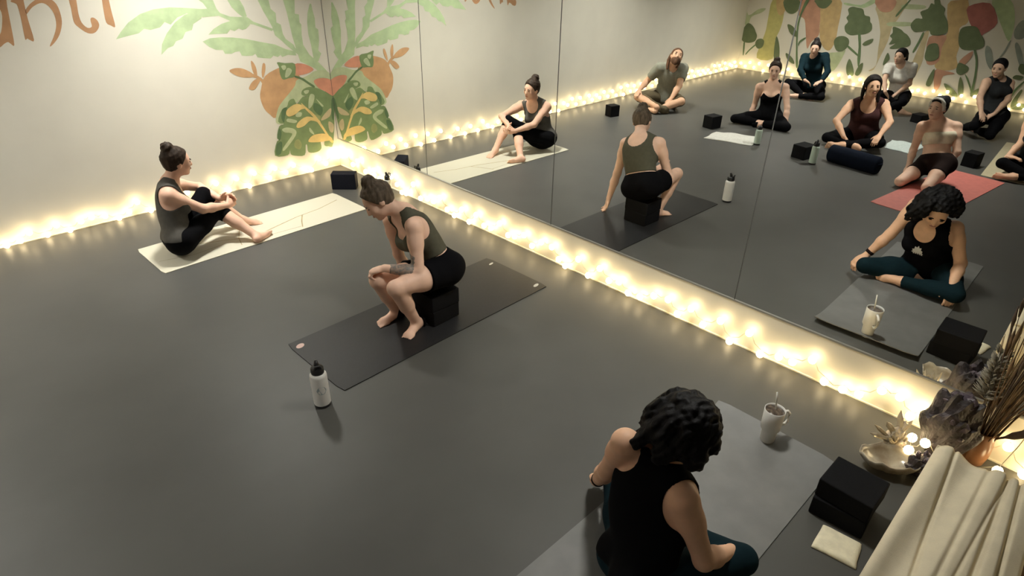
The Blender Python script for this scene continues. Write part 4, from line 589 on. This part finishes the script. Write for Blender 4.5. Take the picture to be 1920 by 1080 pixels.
pA = person('A', 'woman with dark bun in grey tank hugging her knees on the white mat', (1, -.05, -.12), 'rosy', [bott(F_black, 1.22), top(F_grey, hem=.02, off=.010, arm=(.030, .092), back=(-.08, .05, .06))], dict(style='bun', mat=H_brown, buns=[((0, -.062, .122), (.046, .046, .042))]), h=.0075, floor=.008, palm={'R': (0, 1, -.2), 'L': (0, -1, -.3)}, hand_curl={'R': .5, 'L': .5})
BLK = (-1.355, -1.115, -3.42, -3.17, 0.0, 0.231)
pB = person('B', 'woman with ash bun in olive tank and black shorts squatting on black blocks', (-.80, .20, -.60), 'fair', [('bottom', 'shorts', F_black, dict(hem=.42, waist=.25, off=.009, loose=.006)), top(F_olive, hem=.29, off=.007, arm=(.030, .092), back=(-.09, .00, .100), front=(.07, -.03, .095)), ('sleeve_skin', 'tattoo', mat('tattoo_ink', (0.36, 0.26, 0.20), 0.55, vscale=55, col2=(0.14, 0.145, 0.14)), dict(arm='L', a=.15, b=.85))], dict(style='bun', mat=H_ash, buns=[((0, -.035, .132), (.046, .046, .042))], puff=.012), h=.0075, floor=.008, cutboxes=[BLK], palm={'L': (-.3, .2, -1), 'R': (.3, .3, -1)}, hand_curl={'L': .95, 'R': .4}, w=1.12)
pC = person('C', 'woman with loose dark wavy hair in black tank cross-legged on the near grey mat', (.72, -.22, -.62), 'tan', [bott(F_teal, 1.96), top(F_black, hem=-.02, off=.009, arm=(.026, .098), back=(-.07, .085, .050), front=(.075, -.005, .080), top=.075), ('band', 'bracelet', F_choc, dict(arm='L', a=.80, b=.92))], dict(style='loose', mat=H_black, curls=100, len=.17, puff=.028, locks=[([(-.02,-.09,.0),(-.04,-.12,-.06),(-.05,-.13,-.13)],.045,.026),([(-.06,-.05,-.01),(-.085,-.07,-.07),(-.095,-.07,-.14)],.038,.022),([(.05,-.07,.0),(.05,-.10,-.06),(.04,-.11,-.12)],.042,.024)], az0=112, az1=282, grav=(-.28, .15, -1), seed=5, cr=.027, ck=.016), h=.0075, s=1.07, w=1.10, bust=.88, floor=.008, palm={'R': (0, 0, -1), 'L': (0, 0, -1)}, hand_curl={'R': .45, 'L': .5})
pD = person('D', 'bearded man in sage tee and olive shorts seated with head tilted back', (-.55, -.55, .42), 'tan', [('bottom', 'shorts', F_brown, dict(hem=.92, waist=.2, off=.012, loose=.008)), top(F_sage, 'tee_shirt', hem=-.02, off=.014, sleeve=.62, front=(.06, .03, .07), back=(-.06, .05, .06))], dict(style='long', mat=H_auburn, beard=True, puff=.008, locks=[([(.06, -.06, .03), (.075, -.085, -.04), (.07, -.09, -.11), (.06, -.08, -.16)], .030, .016), ([(-.06, -.06, .03), (-.07, -.09, -.04), (-.06, -.09, -.10)], .028, .016)]), flip=True, h=.010, s=1.08, male=True, roll=.25)
pE = person('E', 'woman in black camisole cross-legged behind a white towel, dark bun', (-.92, -.35, -.12), 'fair', [bott(F_black, 1.8), top(F_black, 'camisole', hem=.0, off=.008, arm=(.016, .112), front=(.07, -.05, .112), back=(-.08, -.04, .11))], dict(style='bun', mat=H_brown, buns=BUN_TOP), flip=True, h=.010)
pF = person('F', 'woman in dark teal long-sleeved top seated by the mural, top bun', (-.95, -.25, -.15), 'fair', [bott(F_black, 1.85), top(F_teal, 'long_sleeved_top', hem=-.02, off=.010, sleeve=1.9, front=(.05, .05, .06), back=(-.06, .06, .05))], dict(style='bun', mat=H_dark, buns=[((.01, -.05, .120), (.048, .048, .050))]), flip=True, h=.010, s=.95)
pG = person('G', 'woman in white tee with long dark ponytail seated by the mural', (-.95, .20, -.08), 'olive', [bott(F_black, 1.9), top(F_white, 'tee_shirt', hem=-.03, off=.010, sleeve=.55, front=(.05, .04, .065), back=(-.06, .05, .055))], dict(style='ponytail', mat=H_black, puff=.014, buns=[((0, -.098, .055), (.034, .034, .034))], locks=[([(0, -.10, .06), (-.01, -.15, .02), (-.02, -.165, -.06), (-.02, -.155, -.14), (-.02, -.14, -.20)], .034, .018)]), flip=True, h=.010, s=.95)
pH = person('H', 'woman in maroon tank with long dark hair cross-legged in front of a navy bolster', (-.85, -.50, .05), 'tan', [bott(F_black, 1.9), top(F_maroon, hem=-.04, off=.012, arm=(.036, .080), front=(.07, -.02, .095), back=(-.08, .03, .07))], dict(style='long', mat=H_dark, puff=.018, locks=[([(.068, -.045, .04), (.085, -.040, -.05), (.090, -.02, -.15)], .028, .017), ([(-.068, -.045, .04), (-.085, -.040, -.05), (-.090, -.02, -.17)], .028, .017), ([(0, -.09, .0), (0, -.10, -.08), (0, -.09, -.15)], .055, .035)]), flip=True, h=.010, s=1.06, w=1.12, belly=.035, bust=1.15)
pI = person('I', 'woman in cream bandeau and white headband kneeling on the coral mat', (-.85, .20, .02), 'fair', [('bottom', 'shorts', F_choc, dict(hem=.45, waist=.22, off=.008)), top(F_cream, 'bandeau_top', hem=.46, crop_top=.52, off=.009)], dict(style='bun', mat=H_black, puff=.014, band=F_white, buns=[((0, -.105, .075), (.055, .055, .052))]), flip=True, h=.010, bust=1.05)
pJ = person('J', 'woman in charcoal tank kneeling by the mural with hands in lap', (-.95, .10, -.15), 'olive', [bott(F_black, 1.9), top(F_char, hem=-.03, off=.010, arm=(.036, .078), front=(.05, .03, .065), back=(-.07, .05, .06))], dict(style='bun', mat=H_black, buns=[((0, -.10, .03), (.036, .036, .036))]), flip=True, h=.010)
pK = person('K', 'person cross-legged on the beige mat in black leggings, cut by the reflection edge', (-1, -.1, 0), 'tan', [bott(F_black, 1.85), top(F_char, hem=-.02, off=.010)], dict(style='bun', mat=H_dark, buns=BUN_TOP), flip=True, h=.011)

# lotus print on the front of the near woman's tank ------------------------------
def on_tank(pr, u, v):   # ray from outside onto the garment mesh, in garment local space
    rt, f, up, *_ = pr['frame']; J = pr['J']; c = J['che']+(J['nec']-J['che'])*.34
    o = pr['tank_top']; org = np.array([J['pel'][0], J['pel'][1], 0.0])
    p = Vector(c+rt*u+up*v+f*.30-org); hit, loc, n, _ = o.ray_cast(p, Vector(-f))
    return (loc+n*.005, n) if hit else (None, None)
vs, fs = [], []
bpy.context.view_layer.update()
def petal(cx, cy, ang, ln, wd):
    pts = []
    for i in range(9):
        t = i/8; wv = wd*math.sin(math.pi*min(1, t*1.02))**.8
        pts.append((t*ln, wv))
    poly = pts+[(a, -b) for a, b in pts[::-1][1:-1]]
    return [(cx+a*math.cos(ang)-b*math.sin(ang), cy+a*math.sin(ang)+b*math.cos(ang)) for a, b in poly]
def print_poly(poly):
    q = [on_tank(pC, u, v)[0] for u, v in poly]
    cu = sum(u for u, v in poly)/len(poly); cv = sum(v for u, v in poly)/len(poly)
    mid = [on_tank(pC, (u+cu)/2, (v+cv)/2)[0] for u, v in poly]; cc = on_tank(pC, cu, cv)[0]
    if cc is None or any(x is None for x in q+mid): return
    i0 = len(vs); n = len(q); vs.extend([tuple(x) for x in q+mid+[cc]])
    for i in range(n):
        j = (i+1) % n; fs.append((i0+i, i0+j, i0+n+j, i0+n+i)); fs.append((i0+n+i, i0+n+j, i0+2*n))
for a in (20, 55, 90, 125, 160): print_poly(petal(0, .0, math.radians(a), .042, .011))
for k in range(5): print_poly([(-.034+k*.015, -.026), (-.023+k*.015, -.026), (-.023+k*.015, -.012), (-.034+k*.015, -.012)])
print_poly([(-.044, -.008), (.044, -.008), (.036, .002), (-.036, .002)])

if vs: mesh_obj('lotus_print', vs, fs, mat('print_white', (0.66, 0.65, 0.62), 0.6), pC['root'])

# ------------------------------------------------------------------ props
M_foam = mat('foam_black', (0.005, 0.005, 0.006), 0.8, 0.15, 80, 0.1, 250, spec=0.15); M_foamn = mat('foam_navy', (0.007, 0.008, 0.014), 0.8, 0.15, 80, 0.1, 250, spec=0.15)
def block(label, x, y, z, rz, sx, sy, sz, m=None, group='black foam yoga blocks'):
    bm = bmesh.new(); add_box(bm, -sx/2, sx/2, -sy/2, sy/2, 0, sz, .008, 3)
    o = bm_obj('yoga_block', bm, m or M_foam, None, False, (x, y, z), (0, 0, rz)); return tag(o, label, 'yoga block', group)
block('black foam block under the squatting woman, lower of two', -1.235, -3.295, .007, .03, .23, .24, .112)
block('black foam block the squatting woman sits on, upper of two', -1.235, -3.295, .119, .0, .235, .245, .112)
block('black foam block beside the white towel, lower of two', -.925, -5.965, 0, .06, .215, .235, .10)
block('black foam block beside the white towel, stacked on top', -.915, -5.970, .10, -.02, .215, .235, .10)
block('navy block standing in the corner where mirror and back wall meet', -.36, -.68, 0, -.75, .25, .12, .165, M_foamn)
block('black block on the floor by the bearded man', -4.16, -.70, 0, .25, .16, .14, .16)
block('black block beside the white towel of the camisole woman', -4.72, -2.03, 0, .2, .20, .16, .17)
block('black block behind the pale bottle of the maroon tank woman', -4.34, -3.50, 0, .2, .22, .18, .16)
block('black block by the beige mat', -5.55, -5.02, 0, .2, .17, .15, .17)
block('small black block by the ponytailed woman', -7.35, -3.95, 0, .3, .2, .16, .12)
block('small dark box near the corner bottle', -.31, -1.19, 0, .2, .10, .10, .10)
# navy bolster
bm = bmesh.new(); add_lathe(bm, [(0.02, -.30), (.09, -.30), (.105, -.285), (.108, -.1), (.108, .1), (.105, .285), (.09, .30), (.02, .30)], 24)
t = thing('bolster', 'navy bolster lying in front of the maroon tank woman', 'bolster', (-4.42, -4.06, .093), 1.75)
b = bm_obj('cushion', bm, F_navy, t, True); b.rotation_euler = (math.pi/2, 0, math.pi/2); b.scale = (.85, 1, 1)
for sg in (-1, 1):
    bm = bmesh.new(); add_tube(bm, [(sg*.30, -.03, .02), (sg*.33, 0, .03), (sg*.30, .03, .02)], .008, 6); bm_obj('carry_handle', bm, F_navy, t, True)

# bottles
M_white = mat('enamel_white', (0.70, 0.69, 0.66), 0.35, 0.03, 12); M_lid = mat('lid_black', (0.012, 0.012, 0.013), 0.4); M_mint = mat('enamel_mint', (0.50, 0.60, 0.52), 0.35); M_pale = mat('enamel_pale', (0.62, 0.62, 0.56), 0.35)
M_greylogo = mat('logo_grey', (0.33, 0.39, 0.41), 0.5)
def bottle(label, x, y, r, hb, m, spout=True, logo=False, rz=0.0, group='insulated water bottles'):
    t = thing('water_bottle', label, 'bottle', (x, y, 0), rz, group)
    bm = bmesh.new(); add_lathe(bm, [(r*.90, .0), (r*.97, .004), (r, .012), (r, hb*.90), (r*.97, hb*.945), (r*.84, hb*.98), (r*.70, hb)], 30); bm_obj('bottle_body', bm, m, t, True)
    bm = bmesh.new(); add_lathe(bm, [(r*.915, -.0005), (r*.99, .003), (r*1.008, .010), (r*1.006, .018), (r*.9, .0185)], 30); bm_obj('base_boot', bm, M_lid, t, True)
    bm = bmesh.new(); add_lathe(bm, [(r*.74, hb-.004), (r*.78, hb+.006), (r*.76, hb+.030), (r*.55, hb+.042), (r*.30, hb+.046)], 24); bm_obj('lid', bm, M_lid, t, True)
    if spout:
        bm = bmesh.new(); add_tube(bm, [(0, 0, hb+.03), (-.004, .0, hb+.055), (-.012, .0, hb+.075)], [.015, .013, .009], 10); bm_obj('spout', bm, M_lid, t, True)
        bm = bmesh.new(); add_tube(bm, [(.024, -.02, hb+.03), (.030, -.012, hb+.058), (.030, .012, hb+.058), (.024, .02, hb+.03)], .0055, 8); bm_obj('carry_loop', bm, M_lid, t, True)
    if logo:
        v = []; n = 20; cz = hb*.56
        for i in range(n):
            a = i*2*math.pi/n; rr = .027*(1+.05*math.cos(6*a)); th = rr*math.cos(a)/r; v.append(((r+.0008)*math.cos(th), (r+.0008)*math.sin(th), cz+rr*math.sin(a)))
        mesh_obj('round_logo', v, [tuple(range(n))], M_greylogo, t)
        for k, zz in ((0.016, cz-.005), (0.012, cz+.007)):
            v = [((r+.0014)*math.cos(a), (r+.0014)*math.sin(a), z) for a, z in ((-k/r, zz-.002), (k/r, zz-.002), (k/r, zz+.002), (-k/r, zz+.002))]
            mesh_obj('logo_line', v, [(0, 1, 2, 3)], M_white, t)
    return t
face_cam = lambda x, y: math.atan2(-6.302-y, -3.493-x)
bottle('white water bottle with black lid and grey round logo by the black mat corner', -2.295, -3.60, .047, .225, M_white, logo=True, rz=face_cam(-2.295, -3.60)+.1)
bottle('white water bottle with black cap standing near the mirror corner', -.19, -1.22, .036, .195, M_pale)
bottle('pale mint water bottle beside the white towel, near the camisole woman', -4.42, -2.86, .042, .20, M_mint, spout=False)
bottle('tall pale mint bottle with black cap near the navy bolster', -4.17, -3.69, .042, .22, M_mint)

# tumbler
def tumbler(x, y, rz):
    t = thing('tumbler', 'white handled tumbler with straw at the far end of the near grey mat', 'tumbler', (x, y, .007), rz)
    bm = bmesh.new(); add_lathe(bm, [(.034, 0), (.037, .004), (.039, .075), (.050, .095), (.053, .215), (.0515, .2165), (.049, .212), (.049, .205)], 32); bm_obj('cup', bm, M_white, t, True)
    bm = bmesh.new(); add_lathe(bm, [(.0485, .200), (.0485, .206), (.030, .2075), (.004, .2075)], 28); bm_obj('lid', bm, mat('lid_smoke', (0.10, 0.075, 0.055), 0.2, 0.5, 60), t, True)
    bm = bmesh.new(); add_tube(bm, [(.048, 0, .195), (.078, 0, .193), (.090, 0, .178), (.090, 0, .125), (.080, 0, .108), (.049, 0, .106)], .008, 10); bm_obj('handle', bm, M_white, t, True)
    bm = bmesh.new(); add_tube(bm, [(.012, .010, .19), (.004, .014, .26), (-.004, .018, .315)], .0042, 8); bm_obj('straw', bm, mat('straw_clear', (0.72, 0.72, 0.68), 0.2), t, True)
tumbler(-.735, -5.50, -.6)

# towels
def towel(label, quad, z, m, seed, lump=.010, n=18, group=None):
    rn = random.Random(seed); q = [Vector((*p, 0)) for p in quad]; c = sum(q, Vector())/4
    ph = [rn.uniform(0, 6) for _ in range(6)]; bm = bmesh.new()
    def pos(u, v, k):
        p = q[0]*(1-u)*(1-v)+q[1]*u*(1-v)+q[2]*u*v+q[3]*(1-u)*v-c
        e = min(u, 1-u, v, 1-v); edge = min(1, e*10)
        hgt = .012+lump*(math.sin(5*u+ph[0])*math.cos(4*v+ph[1])+.6*math.sin(9*u-5*v+ph[2])+.5*math.sin(3*u+11*v+ph[3]))*.6*edge
        p.x += .008*math.sin(9*v+ph[4])*(1-edge); p.y += .008*math.sin(8*u+ph[5])*(1-edge)
        return Vector((p.x, p.y, max(.003, hgt*edge+.008) if k else .0008))
    T0 = [[bm.verts.new(pos(i/n, j/n, 1)) for j in range(n+1)] for i in range(n+1)]; B0 = [[bm.verts.new(pos(i/n, j/n, 0)) for j in range(n+1)] for i in range(n+1)]
    for i in range(n):
        for j in range(n):
            bm.faces.new((T0[i][j], T0[i+1][j], T0[i+1][j+1], T0[i][j+1])); bm.faces.new((B0[i][j], B0[i][j+1], B0[i+1][j+1], B0[i+1][j]))
    for i in range(n):
        for a, b_ in (((i, 0), (i+1, 0)), ((i+1, n), (i, n)), ((0, i+1), (0, i)), ((n, i), (n, i+1))):
            bm.faces.new((T0[a[0]][a[1]], B0[a[0]][a[1]], B0[b_[0]][b_[1]], T0[b_[0]][b_[1]]))
    o = bm_obj('towel', bm, m, None, True, (c.x, c.y, z)); return tag(o, label, 'towel', group)
F_towel = fab('towel_cream', (0.80, 0.74, 0.55)); F_towelw = fab('towel_white', (0.72, 0.71, 0.66)); F_towelg = fab('towel_aqua', (0.50, 0.56, 0.54))
towel('folded cream towel on the floor beside the black blocks', [(-1.065, -5.93), (-1.045, -6.10), (-1.21, -6.13), (-1.235, -5.94)], 0, F_towel, 2, .004)
towel('rumpled white towel in front of the camisole woman', [(-4.15, -2.25), (-4.55, -2.20), (-4.75, -2.75), (-4.30, -2.85)], 0, F_towelw, 4, .016)
towel('pale aqua towel behind the maroon tank woman', [(-5.55, -4.05), (-6.0, -4.0), (-6.05, -4.40), (-5.5, -4.40)], 0, F_towelg, 6, .02)

# ------------------------------------------------------------------ cloth covered bench and altar
bench = thing('bench', 'low bench covered with cream pleated cloth at lower right corner', 'bench', (-1.25, -6.5, 0))
M_wood = mat('bench_wood', (0.22, 0.12, 0.06), 0.6, 0.2, 8)
for lx_ in (-.42, .45):
    for ly_ in (-.42, .26): box_obj('leg', lx_-.025, lx_+.025, ly_-.025, ly_+.025, 0, .36, M_wood, bench, .004)
box_obj('seat_board', -.49, .50, -.48, .30, .36, .385, M_wood, bench, .004)
M_linen = mat('cream_linen', (0.76, 0.67, 0.49), 0.85, 0.05, 10, 0.15, 300, spec=0.15)
def pleat(y, x):
    # cloth height over the bench: broad pleats running along x, with deep gaps
    h_ = 0.0
    for c0, wd, dp, sl_ in ((-.10, .014, .085, .10), (.045, .010, .020, .05), (-.215, .013, .030, .12), (-.29, .012, .020, .10), (.13, .010, .012, -.03), (-.38, .012, .025, .1), (.205, .007, .016, .22), (-.02, .007, .022, .16), (-.155, .008, .026, -.05), (-.335, .008, .030, .14), (.085, .006, .010, -.12)):
        cc = c0+sl_*(x+.1)*.35; h_ -= dp*math.exp(-((y-cc)/wd)**2)
    return h_+.012*math.sin(y*23+x*1.5)+.008*math.sin(y*41+2+x*3)
bm = bmesh.new(); NX, NY = 40, 260; rows = []
for i in range(NX+1):
    row = []
    u = i/NX
    for j in range(NY+1):
        y = -.50+.82*j/NY; yy = y
        if u < .72: x = .54-1.04*u/.72; z = .445
        else: x = -.50-.05*math.sin((u-.72)/.28*1.57); z = .445-.43*((u-.72)/.28)
        z += pleat(y, x)*(1 if u < .72 else .6)
        edge = max(0, (y-.28)/.04); z -= .02*edge*edge
        if i == 0: z -= .01
        row.append(bm.verts.new((x+.006*math.sin(y*30), yy, z)))
    rows.append(row)
for i in range(NX):
    for j in range(NY): bm.faces.new((rows[i][j], rows[i+1][j], rows[i+1][j+1], rows[i][j+1]))
cl = bm_obj('linen_cover', bm, M_linen, bench, True)
md = cl.modifiers.new('thick', 'SOLIDIFY'); md.thickness = .006
# hanging sides of the cover
for nm_, (xa, ya, xb, yb) in (('side_drape', (.54, .32, -.52, .32)), ('back_drape', (.54, .32, .54, -.5))):
    bm = bmesh.new(); n = 60; r0 = []; r1 = []; 
    for i in range(n+1):
        t_ = i/n; x = xa+(xb-xa)*t_; y = ya+(yb-ya)*t_; wv = .010*math.sin(t_*38)
        dx, dy = (0, wv) if nm_ == 'side_drape' else (wv, 0)
        ztop = .445+pleat(y if nm_ != 'side_drape' else .32, x)-.018
        r0.append(bm.verts.new((x, y, ztop))); r1.append(bm.verts.new((x+dx, y+dy, .02)))
    for i in range(n): bm.faces.new((r0[i], r0[i+1], r1[i+1], r1[i]))
    o = bm_obj(nm_, bm, M_linen, bench, True); md = o.modifiers.new('thick', 'SOLIDIFY'); md.thickness = .004

# amethyst and quartz
def crystal_cluster(name, label, loc, m_rock, m_cry, base_r, hgt, n, seed, spread=.6, clen=.10, cw=.018):
    rn = random.Random(seed); t = thing(name, label, 'crystal', loc)
    bm = bmesh.new(); bmesh.ops.create_icosphere(bm, subdivisions=4, radius=1.0)
    ph = [rn.uniform(0, 6) for _ in range(9)]
    for v in bm.verts:
        d = v.co.copy(); k = 1+.14*math.sin(4*d.x+ph[0])*math.cos(3*d.y+ph[1])+.10*math.sin(7*d.z+ph[2]+3*d.x)+.05*math.sin(13*d.y+ph[3]+9*d.z)
        v.co = Vector((d.x*base_r[0]*k, d.y*base_r[1]*k, max(0, (d.z*.5+.46)*hgt*k)))
    bm_obj('rock', bm, m_rock, t, False)
    for i in range(n):
        th = rn.uniform(0, 2*math.pi); el_ = rn.uniform(.1, 1.3); d = Vector((math.cos(th)*math.cos(el_), math.sin(th)*math.cos(el_), math.sin(el_)))
        p = Vector((d.x*base_r[0]*.85, d.y*base_r[1]*.85, (d.z*.5+.42)*hgt)); ax = (d+Vector((rn.uniform(-.4, .4), rn.uniform(-.4, .4), rn.uniform(-.1, .5)))*spread).normalized()
        L_ = clen*rn.uniform(.6, 1.3); r_ = cw*rn.uniform(.7, 1.4); Mx = Matrix.Translation(p) @ ax.to_track_quat('Z', 'Y').to_matrix().to_4x4()
        bm = bmesh.new(); add_lathe(bm, [(r_*.85, -.02), (r_, L_*.65), (.0008, L_)], 6, Mx); bm_obj('crystal_point', bm, m_cry, t, False)
    return t
M_am = mat('amethyst', (0.12, 0.095, 0.115), 0.3, 0.45, 28, 0.3, 60); M_amr = mat('amethyst_rock', (0.055, 0.043, 0.045), 0.55, 0.55, 22, 0.8, 40); M_qz = mat('quartz', (0.62, 0.55, 0.42), 0.12, 0.2, 20, trans=0.5); M_qzr = mat('quartz_rock', (0.40, 0.34, 0.26), 0.5, 0.3, 15, 0.5, 50)
crystal_cluster('amethyst_geode', 'large dark purple amethyst standing on the floor beside the dried stems', (-.17, -6.17, 0), M_amr, M_am, (.095, .115, 0), .40, 12, 3, .5, .04, .022)
crystal_cluster('crystal_cluster', 'small purple crystal cluster in front of the amethyst, nearest the bench', (-.40, -6.14, 0), M_amr, M_am, (.060, .06, 0), .12, 8, 5, .6, .035, .014)
crystal_cluster('quartz_cluster', 'clear quartz cluster glowing beside the shell dish', (-.27, -5.985, 0), M_qzr, M_qz, (.065, .055, 0), .10, 16, 8, .8, .09, .014)
# shell dish leaning open towards the light
t = thing('shell_dish', 'shallow dark rimmed shell dish by the bench cloth', 'dish', (-.47, -6.02, .0))
bm = bmesh.new(); n = 28; rings = []
for r_, z_ in ((.02, .006), (.07, .010), (.11, .030), (.135, .065), (.142, .085), (.136, .086), (.125, .062), (.10, .036), (.06, .018), (.02, .014)):
    rings.append([bm.verts.new((r_*.62*math.cos(2*math.pi*i/n)*(1+.05*math.sin(3*i)), r_*1.05*math.sin(2*math.pi*i/n), z_*(1+.12*math.sin(i*1.7)))) for i in range(n)])
for a, b_ in zip(rings[:-1], rings[1:]):
    for i in range(n): bm.faces.new((a[i], a[(i+1) % n], b_[(i+1) % n], b_[i]))
bm.faces.new(rings[0][::-1]); bm.faces.new(rings[-1])
o = bm_obj('shell', bm, mat('shell', (0.26, 0.21, 0.15), 0.25, vscale=14, col2=(0.42, 0.38, 0.30)), t, True); o.rotation_euler = (0, 0, .55)

# vase with dried reeds -----------------------------------------------------------
vase = thing('reed_vase', 'copper vase of tall dried brown reeds behind the cream bench', 'vase', (-.085, -6.305, 0))
bm = bmesh.new(); add_lathe(bm, [(.040, 0), (.052, .006), (.062, .06), (.060, .13), (.050, .185), (.054, .205), (.050, .206), (.044, .18), (.040, .15)], 28); bm_obj('vase_body', bm, mat('copper_glaze', (0.30, 0.14, 0.065), 0.3, 0.25, 10), vase, True)
M_reed = mat('reed', (0.20, 0.12, 0.055), 0.6, 0.35, 30); M_reedd = mat('reed_dark', (0.075, 0.045, 0.028), 0.75, 0.3, 30, 0.4, 90); M_pamp = mat('pampas', (0.36, 0.33, 0.26), 0.9, 0.3, 40, 0.5, 120)
rn = random.Random(11)
for i in range(46):
    a = rn.uniform(0, 6.283); r0_ = rn.uniform(0, .036); lean = rn.uniform(.02, .16); L_ = rn.uniform(.45, .72); a2 = a+rn.uniform(-.5, .5)
    dx, dy = math.cos(a2)*lean, math.sin(a2)*lean-.06
    if dx > .06: dx = .06
    b0 = Vector((math.cos(a)*r0_, math.sin(a)*r0_, .08)); p1 = b0+Vector((dx*.4, dy*.4, L_*.5)); p2 = b0+Vector((dx, dy, L_))
    bm = bmesh.new(); rr_ = rn.uniform(.0022, .0042); add_tube(bm, [b0, p1, p2], [rr_, rr_, rr_*.6], 5)
    if i % 3 == 0: add_tube(bm, [p2-Vector((0, 0, .01)), p2+Vector((dx*.1, dy*.1, .05)), p2+Vector((dx*.2, dy*.2, .12))], [.004, .010, .002], 6)
    bm_obj('reed_stem', bm, M_reed if i % 4 else M_reedd, vase, True)
# bulrush heads leaning right
for (p0, p1, r_) in (((.0, -.02, .15), (-.06, -.19, .36), .018), ((.01, -.03, .15), (-.02, -.26, .42), .020)):
    bm = bmesh.new(); p0 = Vector(p0); p1 = Vector(p1); add_tube(bm, [p0, p0.lerp(p1, .35), p0.lerp(p1, .5), p0.lerp(p1, .8), p1], [.004, .006, r_, r_*1.1, r_*.4], 10); bm_obj('bulrush_head', bm, M_reedd, vase, True)
# pampas plume standing left of the reeds: many fine fronds joined
bm = bmesh.new()
for i in range(150):
    a = rn.uniform(0, 6.283); t0 = rn.uniform(0, 1); base = Vector((.02+.01*t0, .06+.02*t0, .36+.22*t0)); d = Vector((math.cos(a)*.07*(1-.5*t0), math.sin(a)*.07*(1-.5*t0), .045))
    add_tube(bm, [base, base+d*.6, base+d*Vector((1.1, 1.1, .5)).length*.6], [.0035, .0045, .001], 4)
add_tube(bm, [(0, .01, .10), (.015, .045, .30), (.03, .08, .62)], [.004, .004, .002], 6)
o = bm_obj('pampas_plume', bm, M_pamp, vase, True); o['kind'] = 'stuff'
